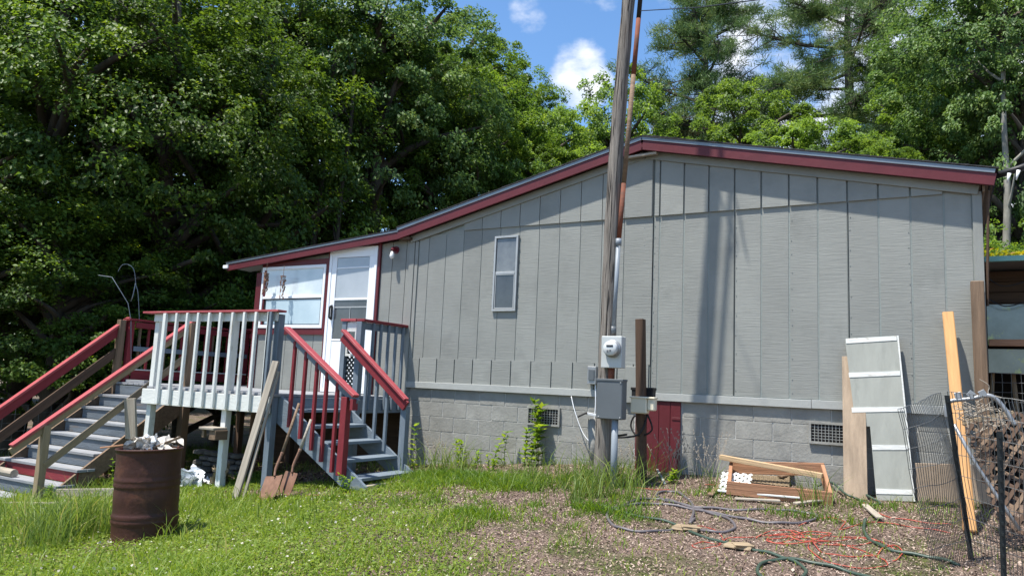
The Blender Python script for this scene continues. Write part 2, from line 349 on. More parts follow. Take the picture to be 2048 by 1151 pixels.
def mrn(v, a, b_):
    n = N.new('ShaderNodeMapRange'); n.inputs['From Min'].default_value = a; n.inputs['From Max'].default_value = b_; L.new(v, n.inputs['Value']); return n.outputs[0]
def mixc(f, a, c):
    n = N.new('ShaderNodeMix'); n.data_type = 'RGBA'; L.new(f, n.inputs[0])
    for i, v in ((6, a), (7, c)):
        if isinstance(v, tuple): n.inputs[i].default_value = lin(v)
        else: L.new(v, n.inputs[i])
    return n.outputs[2]
c = mixc(mrn(nz(28), .35, .65), (.07, .052, .042), (.235, .175, .14))
c = mixc(mrn(nz(.9, 4), .45, .65), c, (.17, .125, .10))
c = mixc(mrn(nz(1.6), .5, .62), c, (.075, .085, .03))
vor = N.new('ShaderNodeTexVoronoi'); vor.inputs['Scale'].default_value = 55; L.new(tc.outputs['Object'], vor.inputs['Vector'])
c = mixc(mrn(vor.outputs['Distance'], .5, .9), c, (.035, .025, .02))
L.new(c, b.inputs['Base Color'])
bp = N.new('ShaderNodeBump'); bp.inputs['Strength'].default_value = .9; bp.inputs['Distance'].default_value = .02; L.new(nz(45, 3), bp.inputs['Height']); L.new(bp.outputs[0], b.inputs['Normal'])
M['ground'] = gm
g = mesh('ground', V, F, 'ground', smooth=True, kind='structure')

# ------------------------------------------------------------------ house
H = thing('mobile_home', (-1, 0, -.93), 'grey panelled single storey house with dark red eaves, white door and painted block base', 'house')
def zroof(x):            # underside of the gable fascia
    if x < -3.85: return 2.12+(x+3.85)*.098
    if x < -.2: return 2.12+(x+3.85)*.2411
    return 3.0-(x+.2)*.2204
# body behind the siding
V = []; F = []
addprism(V, F, [(-3.72, -.06), (3.36, -.06), (3.36, zroof(3.36)+.02), (-.2, 3.02), (-3.72, zroof(-3.72)+.02)], .007, 7.5)
mesh('wall', V, F, 'groove', H)
V = []; F = []
addprism(V, F, [(-7.03, -.45), (-3.74, -.45), (-3.74, zroof(-3.86)+.0), (-7.03, zroof(-7.03)+.02)], .014, 5.0)
mesh('porch_wall', V, F, 'groove', H)
G = .3048
def strip(name, x0, x1, z0, ztop, y0, th, mm='siding'):
    # ztop None: run up under the sloping roof
    V = []; F = []
    if ztop is None:
        poly = [(x0, z0), (x1, z0), (x1, zroof(x1)-.01)]
        if x0 < -.2 < x1: poly.append((-.2, 2.99))
        poly.append((x0, zroof(x0)-.01))
    else: poly = [(x0, z0), (x1, z0), (x1, ztop), (x0, ztop)]
    addprism(V, F, poly, y0, y0+th); mesh(name, V, F, mm, H)
SE = 2.19
lg = [-3.513+i*G for i in range(11)]          # left sheet grooves up to -0.465
edgesL = [-3.69]+lg+[-.088]
for i in range(len(edgesL)-1):
    a, c_ = edgesL[i]+.0045, edgesL[i+1]-.0045
    strip('siding_board', a, c_, .325, min(SE, zroof(a)-.06) if zroof(a)-.06 < SE else SE, 0, .0066)
    if zroof(c_) > SE+.2: strip('siding_board', max(a, -3.55), c_, SE-.02, None, -.020, .0266)
rg = [-.072]+[i*G for i in range(11)]+[3.30]
for i in range(len(rg)-1):
    a = rg[i]+(.006 if i == 0 else .010); c_ = rg[i+1]-.010
    strip('siding_board', a, c_, .0, SE, .003, .0038)
    if i < len(rg)-2 or True: 
        if zroof(c_)-.05 > SE: strip('siding_board', a, c_, SE-.02, None, -.019, .0256)
for jx in (-.083, .914, 2.134): box('sheet_joint', (jx-.0025, -.002, -.0), (jx+.0025, .0068, 2.16), 'black', H, 0)
# low band of short panels at left
bx = [-3.77, -3.56]+[-3.56+.3048*i for i in range(1, 11)]+[-.30, -.10]
bx = sorted(set(round(v, 3) for v in bx))
for i in range(len(bx)-1):
    strip('skirt_panel', bx[i]+.008, bx[i+1]-.008, -.005, .335+.004*math.sin(i*2.1), -.010, .012)
strip('patch_panel', -.46, -.10, 2.17, None, -.030, .012)
# skirt boards, corner boards, frieze
box('skirt_board', (-3.78, -.026, -.092), (-.40, .002, -.004), 'trim', H)
box('skirt_board', (-.16, -.024, -.098), (1.75, .002, -.008), 'trim', H)
box('skirt_board', (1.754, -.025, -.096), (3.37, .002, -.006), 'trim', H)
box('patch_board', (-.395, -.03, -.14), (-.165, .004, .30), 'siding', H)
box('corner_board', (3.30, -.02, -.004), (3.385, .012, 2.17), 'siding', H)
box('corner_board', (-3.86, -.02, -.25), (-3.765, .012, 2.05), 'siding', H)
box('corner_board', (-3.757, -.012, .33), (-3.70, .012, 2.06), 'siding', H)
for (xa, xb) in ((-3.84, -.22), (-.18, 3.36)):
    beam('frieze_board', (xa, -.03, zroof(xa)-.035), (xb, -.03, zroof(xb)-.035), .022, .10, 'siding', H)
# foundation: recessed mortar face and separate blocks
box('foundation', (-3.74, .0245, -1.30), (3.36, .30, -.10), 'mortar', H, 0)
cz = [-.075, -.275, -.478, -.681, -.884, -1.087]
for r_ in range(5):
    x = -3.74 - (.2 if r_ % 2 else 0)
    while x < 3.36:
        a, c_ = max(x, -3.74), min(x+.40, 3.36)
        if c_-a > .05 and not (a > -.35 and c_ < .42):
            if a < -.26 < c_: c_ = -.27
            elif a < .30 < c_: a = .31
            if c_-a > .05: box('concrete_block', (a+.002, .018+random.uniform(0, .004), cz[r_+1]+.0025), (c_-.002, .10, cz[r_]-.0025), 'block', H, .0035)
        x += .4064
# red access door in the foundation
dx = [-.26, -.115, .035, .175, .30]
for i in range(4): box('door_plank', (dx[i]+.002, -.006, -.93), (dx[i+1]-.002, .020, -.103), 'red', H)
beam('door_hinge', (.20, -.010, -.72), (.30, -.010, -.72), .006, .03, 'red', H)
beam('door_hinge', (.20, -.010, -.30), (.30, -.010, -.30), .006, .03, 'red', H)
V = []; F = []
for jx in (-.062, .936, 2.156, -.20, .60, 1.55, 2.72):
    z = .06
    while z < 2.1: addbox(V, F, (jx+random.uniform(-.004, .004), .001, z), (.008, .006, .008)); z += random.uniform(.14, .24)
for jx in lg:
    z = .5
    while z < 1.6: addbox(V, F, (jx+.022, -.001, z), (.007, .004, .007)); z += random.uniform(.25, .55)
mesh('nail_heads', V, F, 'groove', H, kind='stuff')
box('shade_skirt', (-7.0, .30, -1.9), (-3.76, .34, -.46), 'darkwood', H)  # added dark sheet; its colour stands in for the shade under the porch
# foundation vents
def vent(x0, x1, z0, z1):
    V = []; F = []; t = .025
    for a, c_ in (((x0, z0), (x1, z0+t)), ((x0, z1-t), (x1, z1)), ((x0, z0+t), (x0+t, z1-t)), ((x1-t, z0+t), (x1, z1-t))):
        addbox(V, F, ((a[0]+c_[0])/2, 0, (a[1]+c_[1])/2), (c_[0]-a[0], .03, c_[1]-a[1]))
    f = mesh('vent', V, F, 'block', H)
    V = []; F = []; addbox(V, F, ((x0+x1)/2, .0135, (z0+z1)/2), (x1-x0-.04, .006, z1-z0-.04)); mesh('vent_backing', V, F, 'dark', f)
    V = []; F = []
    n = 11
    for i in range(1, n): addbox(V, F, (x0+t+(x1-x0-2*t)*i/n, -.004, (z0+z1)/2), (.0045, .006, z1-z0-2*t))
    for i in range(1, 6): addbox(V, F, ((x0+x1)/2, .0025, z0+t+(z1-z0-2*t)*i/6), (x1-x0-2*t, .006, .0045))
    mesh('vent_grille', V, F, 'trim', f)
vent(-1.76, -1.28, -.495, -.255); vent(1.72, 2.16, -.47, -.235)
# narrow window
def framebox(name, x0, x1, z0, z1, t, y0, y1, m_, parent):
    V = []; F = []
    for a, c_ in (((x0, z0), (x1, z0+t)), ((x0, z1-t), (x1, z1)), ((x0, z0+t), (x0+t, z1-t)), ((x1-t, z0+t), (x1, z1-t))):
        addbox(V, F, ((a[0]+c_[0])/2, (y0+y1)/2, (a[1]+c_[1])/2), (c_[0]-a[0], y1-y0, c_[1]-a[1]), .002)
    return mesh(name, V, F, m_, parent)
wf = framebox('window', -2.37, -1.995, 1.0, 2.045, .028, -.035, .0, 'whiteframe', H)
box('pane', (-2.335, -.016, 1.535), (-2.03, -.010, 2.01), 'panegrey', wf, 0)
box('pane', (-2.335, -.020, 1.035), (-2.03, -.014, 1.515), 'panedark', wf, 0)
box('sash_rail', (-2.335, -.030, 1.51), (-2.03, -.004, 1.545), 'whiteframe', wf)
framebox('sash', -2.335, -2.03, 1.035, 1.51, .012, -.028, -.021, 'whiteframe', wf)
V = []; F = []
for k in range(7):
    for x in (-2.385, -1.98): addbox(V, F, (x, -.008, 1.07+k*.155), (.012, .012, .012))
mesh('screw', V, F, 'discon', wf)
# porch wall boards
box('porch_corner_trim', (-7.07, -.035, -.24), (-6.95, .012, 1.70), 'red', H)
for a, c_ in ((-6.945, -6.62), (-6.61, -6.31), (-6.30, -6.0), (-5.99, -5.69), (-5.68, -5.485)):
    strip('siding_board', a, c_, -.24, .665, 0, .012)
for a, c_ in ((-6.9, -6.31), (-6.30, -5.69), (-5.68, -5.46)):
    V = []; F = []; addprism(V, F, [(a, 1.87), (c_, 1.87), (c_, zroof(c_)-.01), (a, max(zroof(a)-.01, 1.875))], 0, .012) if zroof(c_) > 1.88 else None
    if V: mesh('siding_board', V, F, 'siding', H)
for a, c_ in ((-4.395, -4.19), (-4.18, -3.93), (-3.92, -3.87)):
    strip('siding_board', a, c_, -.24, None, 0, .012)
# big porch window with red surround
pw = framebox('porch_window', -6.93, -5.49, .765, 1.785, .05, -.045, -.005, 'white', H)
framebox('window_surround', -6.945, -5.455, .66, 1.88, .10, -.034, -.004, 'red', H)
box('pane', (-6.88, -.020, 1.285), (-5.54, -.012, 1.735), 'panesky', pw, 0)
box('pane', (-6.80, -.026, .815), (-5.56, -.018, 1.255), 'panelow', pw, 0)
box('sash_rail', (-6.88, -.040, 1.250), (-5.54, -.010, 1.29), 'white', pw)
framebox('sash', -6.82, -5.54, .81, 1.25, .02, -.034, -.027, 'screen', pw)
# storm door
door = thing('storm_door', (-4.96, -.02, -.24), 'white storm door with two glass panes at the head of the grey steps', 'door'); door.parent = H; door.matrix_basis = W[H.name].inverted() @ W[door.name]
del door['category']; del door['label']
box('door_jamb', (-5.455, -.035, -.235), (-5.425, .0, 2.03), 'red', H); box('door_jamb', (-4.445, -.035, -.235), (-4.40, .0, 2.03), 'red', H)
box('door_head', (-5.455, -.035, 2.034), (-4.40, .0, 2.075), 'red', H)
framebox('door_frame', -5.42, -4.45, -.22, 2.028, .05, -.045, -.002, 'white', door)
framebox('door_leaf', -5.368, -4.502, -.168, 1.976, .10, -.035, -.004, 'white', door)
box('kick_panel', (-5.268, -.030, -.068), (-4.602, -.006, .56), 'white', door)
box('pane', (-5.262, -.024, 1.24), (-4.608, -.016, 1.87), 'panedoor', door, 0)
box('pane', (-5.262, -.022, .60), (-4.608, -.014, 1.20), 'panedark', door, 0)
box('glazing_bar', (-5.268, -.034, 1.20), (-4.602, -.010, 1.235), 'white', door)
box('glazing_bar', (-5.268, -.034, .565), (-4.602, -.010, .595), 'white', door)
box('glazing_bar', (-5.262, -.030, 1.08), (-4.608, -.024, 1.10), 'whiteframe', door)
box('glazing_bar', (-4.94, -.030, .60), (-4.928, -.024, 1.08), 'whiteframe', door)
box('glazing_bar', (-5.262, -.032, 1.70), (-4.608, -.024, 1.72), 'white', door)
V = []; F = []; addtube(V, F, smooth_path([(-5.30, -.04, 1.12), (-5.30, -.085, 1.09), (-5.30, -.09, 1.0), (-5.30, -.085, .93), (-5.30, -.04, .90)], 4), .014, 6)
addbox(V, F, (-5.30, -.042, 1.0), (.035, .012, .20)); mesh('door_handle', V, F, 'black', door)
# porch lamp
V = []; F = []; addtube(V, F, [(-4.12, 0, 1.95), (-4.12, -.02, 1.95)], .055, 14); addtube(V, F, smooth_path([(-4.12, -.02, 1.95), (-4.12, -.07, 1.96), (-4.12, -.10, 1.93)], 4), .03, 10)
lp = mesh('lamp_socket', V, F, 'wine', H)
V = []; F = []; addlathe(V, F, [(.001, 1.80), (.02, 1.803), (.034, 1.825), (.036, 1.85), (.026, 1.885), (.017, 1.91), (.001, 1.915)], 14, (-4.12, -.10, 0)); mesh('bulb', V, F, 'bulb', lp, True)
# roof
def slope(x0, z0, x1, z1, y0, y1, th, name, m_):
    V = []; F = []; addprism(V, F, [(x0, z0), (x1, z1), (x1, z1+th), (x0, z0+th)], y0, y1); return mesh(name, V, F, m_, H)
rf = []
for nm, xa, xb in (('a', -4.0, -.2), ('b', -.2, 3.50)):
    sgn = 1
    za = (2.12+(xa+3.85)*.2411) if xb < 0 else 3.0; zb = 3.0 if xb < 0 else 3.0-(xb+.2)*.2204
    slope(xa, za+.10, xb, zb+.10, -.115, 7.8, .035, 'roof', 'roofdeck')
    beam('fascia_board', (xa, -.135, za+.062), (xb-(.004 if xb < 0 else 0), -.135, zb+.062), .035, .125, 'red', H, ch=.002)
    beam('drip_edge', (xa-.01, -.158, za+.145), (xb, -.158, zb+.145), .012, .042, 'drip', H, ch=.001)
    slope(xa-.02, za+.166, xb+(.03 if xb > 0 else 0), zb+.166, -.175, 7.85, .012, 'shingle_layer', 'shingle')
    V = []; F = []
    n = int((xb-xa)/.11)
    for i in range(n):
        x = xa+(i+.5)*(xb-xa)/n; z = za+(zb-za)*(x-xa)/(xb-xa)+.182+random.uniform(-.002, .004)
        addbox(V, F, (x, -.095+random.uniform(-.006, .006), z), (.118, .14, .007), 0, Matrix.Rotation(-math.atan((zb-za)/(xb-xa))+(.05 if xb < 0 else -.05), 3, 'Y'))
    mesh('shingle_edge', V, F, 'shingle', H, kind='stuff')
# low porch roof
xa, xb, za, zb = -7.70, -3.99, 1.745, 2.085
slope(xa, za+.09, xb-.02, zb+.09, -.10, 6, .03, 'roof', 'roofdeck')
beam('fascia_board', (xa, -.13, za+.052), (xb, -.13, zb+.052), .035, .105, 'red', H, ch=.002)
beam('drip_edge', (xa-.02, -.152, za+.120), (xb, -.152, zb+.120), .012, .026, 'drip', H, ch=.001)
slope(xa-.03, za+.136, xb-.02, zb+.136, -.165, 6.05, .012, 'shingle_layer', 'shingle')
box('gutter_end', (-7.78, -.17, 1.785), (-7.66, -.05, 1.84), 'white', H)
box('rafter_tail', (-3.99, -.12, 2.075), (-3.80, -.02, 2.115), 'darkwood', H)
beam('soffit_board', (-7.66, .12, 1.80), (-7.08, .12, 1.855), .42, .012, 'siding', H)
beam('rake_board', (-.42, -.10, 2.93), (-.02, -.10, 2.945), .06, .03, 'greywood', H)
# eave underside at the right end
beam('eave_board', (3.40, -.10, 2.20), (3.40, 7.5, 2.20), .02, .12, 'oldwood', H)
beam('eave_brace', (3.44, -.05, 2.16), (3.40, .02, 1.0), .015, .03, 'darkwood', H)

# wind chimes hanging in front of the porch window
def chime(x, z, n, lab):
    V = []; F = []
    addtube(V, F, [(x, -.16, z+.16), (x, -.16, z-.02)], .004, 5); addbox(V, F, (x, -.16, z-.02), (.07, .07, .012), .002)
    rr = random.Random(int(x*100))
    for i in range(n):
        a = i*2.4; zz = z-.05-rr.uniform(0, .30); xx = x+.035*math.cos(a); yy = -.16+.035*math.sin(a)
        addtube(V, F, [(xx, yy, z-.02), (xx, yy, zz)], .003, 4); addbox(V, F, (xx, yy, zz-.03), (.02, .012, .055), .003, Matrix.Rotation(rr.uniform(-.5, .5), 3, 'Y'))
        addbox(V, F, (xx*.5+x*.5+rr.uniform(-.02, .02), yy, (zz+z)/2), (.028, .02, .02), .004, Matrix.Rotation(rr.uniform(0, 1.5), 3, 'Y'))
    props(mesh('wind_chime', V, F, 'iron'), lab, 'wind chime')
chime(-6.70, 1.68, 14, 'longer rusty wind chime hanging near the red corner of the porch window')
chime(-6.30, 1.62, 9, 'shorter rusty wind chime hanging before the middle of the porch window')

# ------------------------------------------------------------------ deck
DZ = -.23
D = thing('deck', (-6, -1, -1.3), 'raised wooden deck with white balusters and a red cap rail in front of the porch', 'deck')
x = -6.62
while x < -4.22: box('deck_board', (x, -2.16, DZ-.035), (x+.138, -.04, DZ), 'tread', D); x += .1465
for k in range(2): box('deck_board', (-4.17+k*.15, -.92, DZ-.035), (-4.03+k*.15, -.04, DZ), 'tread', D)
x = -9.0
while x < -6.68: box('deck_board', (x, -1.17, DZ-.035), (x+.138, -.04 if x > -7.2 else 1.45, DZ), 'tread', D); x += .1465
box('rim_board', (-6.66, -2.20, -.47), (-4.16, -2.165, DZ-.037), 'picket', D)
box('rim_board', (-6.66, -2.16, -.44), (-6.625, -1.2, DZ-.04), 'oldwood', D)
box('rim_board', (-4.15, -2.00, -.44), (-4.11, -.96, DZ-.04), 'bluegrey', D)
box('rim_board', (-4.10, -.95, -.46), (-3.87, -.915, DZ-.038), 'bluegrey', D)
box('rim_board', (-3.875, -.91, -.46), (-3.84, -.03, DZ-.038), 'bluegrey', D)
box('rim_board', (-9.0, 1.46, -.44), (-7.1, 1.50, DZ-.04), 'oldwood', D)
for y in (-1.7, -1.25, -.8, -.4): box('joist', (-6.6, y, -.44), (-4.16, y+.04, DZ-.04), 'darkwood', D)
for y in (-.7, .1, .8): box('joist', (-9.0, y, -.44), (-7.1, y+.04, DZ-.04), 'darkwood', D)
def post(x, y, z0, z1, m_, s=.089, name='post'): return box(name, (x-s/2, y-s/2, z0), (x+s/2, y+s/2, z1), m_, D)
post(-6.56, -2.10, gz0(-6.56, -2.1)-.1, .755, 'picket'); post(-5.02, -2.10, gz0(-5, -2.1)-.1, .755, 'picket'); post(-4.20, -2.10, gz0(-4.2, -2.1)-.1, .755, 'bluegrey')
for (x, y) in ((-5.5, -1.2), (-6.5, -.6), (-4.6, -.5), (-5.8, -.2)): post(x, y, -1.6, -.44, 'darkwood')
# front rail: cap, sub rail, balusters
box('cap_rail', (-6.78, -2.235, .777), (-4.10, -2.09, .803), 'railred', D)
box('rail_board', (-6.60, -2.172, .665), (-4.17, -2.148, .773), 'picket', D)
for i, px in enumerate((324.6, 348.1, 369.5, 391.6, 413.8, 435.9, 460.7, 484.1, 507.6, 533.7)):
    X = onY(px, 700, -2.22).x
    wd = .062 if i == 0 else .04
    box('baluster', (X-wd/2, -2.243, -.455), (X+wd/2, -2.203, .772), 'picket', D)
box('baluster', (-4.262, -2.243, -.52), (-4.20, -2.203, .772), 'bluegrey', D)
# back rail at the far left edge
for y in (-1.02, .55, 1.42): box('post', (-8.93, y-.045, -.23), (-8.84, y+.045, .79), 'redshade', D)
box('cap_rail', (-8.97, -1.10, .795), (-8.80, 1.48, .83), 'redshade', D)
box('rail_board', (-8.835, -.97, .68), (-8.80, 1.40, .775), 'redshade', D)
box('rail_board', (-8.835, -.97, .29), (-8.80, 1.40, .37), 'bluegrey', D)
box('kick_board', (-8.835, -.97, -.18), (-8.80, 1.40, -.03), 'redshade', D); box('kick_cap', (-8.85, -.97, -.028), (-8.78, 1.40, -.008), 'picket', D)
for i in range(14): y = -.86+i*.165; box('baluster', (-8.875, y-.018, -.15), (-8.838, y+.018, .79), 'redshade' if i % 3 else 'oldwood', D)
post(-7.11, -1.16, gz0(-7.1, -1.2)-.1, .735, 'oldwood', .12); post(-8.93, -1.16, gz0(-8.9, -1.2)-.1, .80, 'oldwood', .10)
box('rail_board', (-8.88, 1.42, .68), (-7.12, 1.455, .775), 'redshade', D); box('cap_rail', (-8.90, 1.36, .795+.04), (-7.10, 1.50, .83+.04), 'redshade', D)
# end rail by the house and the short return with lattice
box('cap_rail', (-3.93, -.99, .775), (-3.79, .0, .81), 'redshade', D); box('cap_rail', (-4.21, -1.00, .776), (-3.935, -.86, .811), 'railred', D)
post(-4.15, -.945, -.60, .773, 'bluegrey', .08); post(-3.88, -.945, gz0(-3.9, -.9)-.1, .773, 'bluegrey', .089)
box('rail_board', (-4.11, -.968, .67), (-3.925, -.93, .765), 'picket', D)
box('rail_board', (-3.865, -.90, .67), (-3.835, -.01, .765), 'bluegrey', D)
for i in range(5): y = -.76+i*.165; box('baluster', (-3.833, y-.018, -.42), (-3.797, y+.018, .768), 'bluegrey', D)
framebox('return_frame', -4.108, -3.926, .30, .665, .03, -.975, -.950, 'picket', D)
V = []; F = []
for s_ in (-1, 1):
    for k in range(-5, 10):
        c0 = Vector((-4.02, -.93+.006*s_, -.15+.10*k*0.72)); 
        if not (-.18 < c0.z < .34): continue
        addbox(V, F, c0, (.25, .005, .028), 0, Matrix.Rotation(s_*R(45), 3, 'Y'))
mesh('lattice', V, F, 'postblack', D)

# ------------------------------------------------------------------ grey steps (right)
S = thing('grey_steps', (-3.5, -1.5, -1.25), 'blue grey wooden steps with red handrails climbing to the deck beside the house', 'stairs')
X0 = -4.15; run = .272; rise = .178; yN = -2.03; yF = -1.02
for n in range(1, 6):
    z = DZ-rise*n; xf = X0+run*n
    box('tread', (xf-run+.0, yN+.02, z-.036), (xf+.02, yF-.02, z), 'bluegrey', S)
def stringer(y, m_):
    V = []; F = []
    a = (X0-.02, DZ-.05); e = (X0+run*5.3, DZ-rise*5.3-.02)
    zb = gz0(-2.9, -1.6)-.02
    addprism(V, F, [(a[0], a[1]-.30), (e[0]-.30, zb), (e[0]+.03, zb), (e[0]+.03, zb+.05), (a[0]+.05, a[1]+.02), (a[0], a[1]+.02)], y-.019, y+.019)
    mesh('stringer', V, F, m_, S)
stringer(yN, 'bluegrey'); stringer(yF, 'bluegrey')
def hz(x, z0=.62, s_=.655): return z0-(x+4.15)*s_
# near handrail
pA = onY(574, 655, -2.12); pB = onY(712, 792, -2.12)
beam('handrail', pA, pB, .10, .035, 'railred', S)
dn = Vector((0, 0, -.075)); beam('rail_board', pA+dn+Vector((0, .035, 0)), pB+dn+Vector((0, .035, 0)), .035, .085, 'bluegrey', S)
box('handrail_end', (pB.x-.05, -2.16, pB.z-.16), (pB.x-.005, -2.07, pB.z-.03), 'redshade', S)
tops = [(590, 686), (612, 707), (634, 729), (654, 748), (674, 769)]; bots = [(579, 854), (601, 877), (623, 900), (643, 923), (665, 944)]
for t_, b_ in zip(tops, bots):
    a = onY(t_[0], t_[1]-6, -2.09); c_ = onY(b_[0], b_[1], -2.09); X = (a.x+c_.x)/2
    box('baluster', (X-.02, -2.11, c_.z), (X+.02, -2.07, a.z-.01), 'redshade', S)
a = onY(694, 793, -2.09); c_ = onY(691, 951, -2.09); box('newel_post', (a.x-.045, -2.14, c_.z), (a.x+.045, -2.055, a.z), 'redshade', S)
# far handrail
pA = onY(686, 672, -1.08); pB = onY(812, 812, -1.08)
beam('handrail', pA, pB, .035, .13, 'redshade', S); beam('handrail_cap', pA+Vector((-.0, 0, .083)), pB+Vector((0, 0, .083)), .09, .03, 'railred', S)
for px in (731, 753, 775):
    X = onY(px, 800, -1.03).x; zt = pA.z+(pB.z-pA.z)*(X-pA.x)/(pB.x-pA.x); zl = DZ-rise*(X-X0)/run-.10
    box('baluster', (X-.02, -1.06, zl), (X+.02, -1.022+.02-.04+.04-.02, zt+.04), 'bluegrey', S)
X = pB.x-.06; box('newel_post', (X-.045, -1.055, gz0(X, -1)-.05), (X+.045, -.965, pB.z+.0), 'bluegrey', S)
box('step_sill', (-2.95, -2.0, -1.28), (-2.70, -.98, -1.20), 'greywood', S)

# ------------------------------------------------------------------ left flight
T = thing('long_steps', (-8, -2.2, -1.75), 'long weathered steps with one red riser going down from the deck at left', 'stairs')
run2 = .25; rise2 = .19; y0 = -1.20
for n in range(0, 9):
    z = DZ-.01-rise2*n; yf = y0-run2*n
    wl = -8.86-(.0 if n < 6 else .25*(n-5)); wr = -7.18+(.0 if n < 6 else .08)
    if n: box('tread', (wl, yf-.02, z-.038), (wr, yf+run2*.46, z), 'tread', T); box('tread', (wl, yf+run2*.50, z-.038), (wr, yf+run2-.022, z), 'tread', T)
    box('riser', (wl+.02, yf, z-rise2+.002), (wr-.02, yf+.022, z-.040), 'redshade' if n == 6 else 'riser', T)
def stringer2(x):
    V = []; F = []
    for x_ in (x-.02, x+.02):
        for y, z in ((y0+.02, DZ-.06), (y0+.02, DZ-.42), (y0-run2*8.2, DZ-rise2*8.2-.30), (y0-run2*8.6, DZ-rise2*8.6-.10), (y0-run2*8.4, DZ-rise2*8.4-.05)): V.append(Vector((x_, y, z)))
    F += [(0, 1, 2, 3, 4), (9, 8, 7, 6, 5)]+[(i, i+5, (i+1) % 5+5, (i+1) % 5) for i in range(5)]
    mesh('stringer', V, F, 'oldwood', T)
stringer2(-7.145); stringer2(-8.95)
# saw-tooth cheek blocks under the right ends of the treads
for n in range(1, 8):
    z = DZ-rise2*n; yf = y0-run2*n; box('cheek_block', (-7.178, yf+.0, z-rise2-.02), (-7.168, yf+run2, z-.042), 'oldwood', T)
def rail(x, ya, za, yb, zb, top, under, drop=.075, cap=(.10, .036)):
    beam('handrail', (x, ya, za), (x, yb, zb), cap[0], cap[1], top, T)
    if under: beam('rail_board', (x+.0, ya, za-drop), (x+.0, yb, zb-drop), .038, .085, under, T)
rail(-7.16, -1.10, .79, -3.56, -1.03, 'railred', 'tan')
beam('lower_rail', (-7.12, -1.10, .30), (-7.12, -3.15, -1.30), .038, .09, 'tan', T)
rail(-8.95, -1.02, .85, -3.70, -1.34, 'railred', None)
beam('rail_board', (-8.95, -1.02, .76), (-8.95, -3.70, -1.43), .04, .15, 'redshade', T)
beam('lower_rail', (-8.95, -1.10, .33), (-8.95, -3.45, -1.60), .038, .13, 'darkwood', T)
box('newel_post', (-7.21, -3.21, gz0(-7.2, -3.2)-.1), (-7.11, -3.12, -.78), 'tan', T)
box('newel_post', (-9.0, -3.65, gz0(-9, -3.6)-.1), (-8.90, -3.56, -1.30), 'oldwood', T)
def single(nm, label, cat, fn, group=None):
    o = fn(); props(o, label, cat, group); return o
# loose block on the deck corner, log on the stairs, board standing on the steps
props(box('wood_offcut', (-8.75, -1.10, DZ+.002), (-8.25, -.95, DZ+.045), 'tread'), 'flat grey offcut lying on the deck at the head of the long steps', 'board')
V = []; F = []; zt = DZ-.01-rise2*7; addtube(V, F, [(-9.05, -2.90, zt+.055), (-8.22, -2.93, zt+.055)], .055, 10)
props(mesh('round_log', V, F, 'greywood'), 'short rounded log lying on a lower tread of the long steps', 'log')
props(beam('standing_board', (-6.93, -2.10, -.98), (-6.97, -2.16, -.42), .03, .24, 'greywood', upv=(1, 0, .1)), 'short grey board standing upright beside the long steps behind the drum', 'board')
props(beam('edging_board', (-7.0, -3.05, -1.66), (-5.3, -2.7, -1.50), .04, .15, 'greywood'), 'pale board edging the ground at the foot of the long steps', 'board')
props(beam('fallen_log', (-7.2, -3.5, -1.77), (-5.2, -3.05, -1.60), .10, .09, 'greywood'), 'weathered log lying in the grass below the edging board', 'log')
# small box shelf on the middle deck post
bs = thing('post_shelf', (-5.02, -2.2, -.75), 'small wooden shelf box fixed to the middle deck post', 'shelf')
box('shelf_top', (-5.20, -2.36, -.72), (-4.92, -2.15, -.69), 'greywood', bs); box('shelf_side', (-5.02, -2.34, -.84), (-4.90, -2.15, -.722), 'oldwood', bs); box('shelf_leg', (-5.17, -2.33, -.82), (-5.13, -2.29, -.722), 'oldwood', bs)

# ------------------------------------------------------------------ crook poles beyond the deck
P0 = onX(288, 650, -9.2)
s_ = (P0-CAM).length
def atd(px, py, k): d = ray(px, py); return CAM+d*(k/1499.3)
dd = 12.9
V = []; F = []
addtube(V, F, smooth_path([atd(283, 760, dd), atd(277, 600, dd), atd(272, 570, dd), atd(268, 540, dd), atd(257, 529, dd), atd(244, 530, dd), atd(236, 543, dd)], 5), .0055, 6)
addtube(V, F, [atd(271, 566, dd), atd(266, 590, dd), atd(262, 602, dd)], .008, 5)
props(mesh('shepherd_hook', V, F, 'conduit', smooth=True), 'thin metal shepherd hook pole curving above the red rail at left', 'garden hook')
V = []; F = []; dd = 12.6
addtube(V, F, [atd(197, 550, dd), atd(224, 554, dd), atd(240, 580, dd), atd(256, 606, dd), atd(262, 640, dd), atd(262, 760, dd)], .0055, 6)
props(mesh('bent_rod', V, F, 'conduit', smooth=True), 'bent metal rod leaning away from the shepherd hook, arm pointing left', 'garden hook')

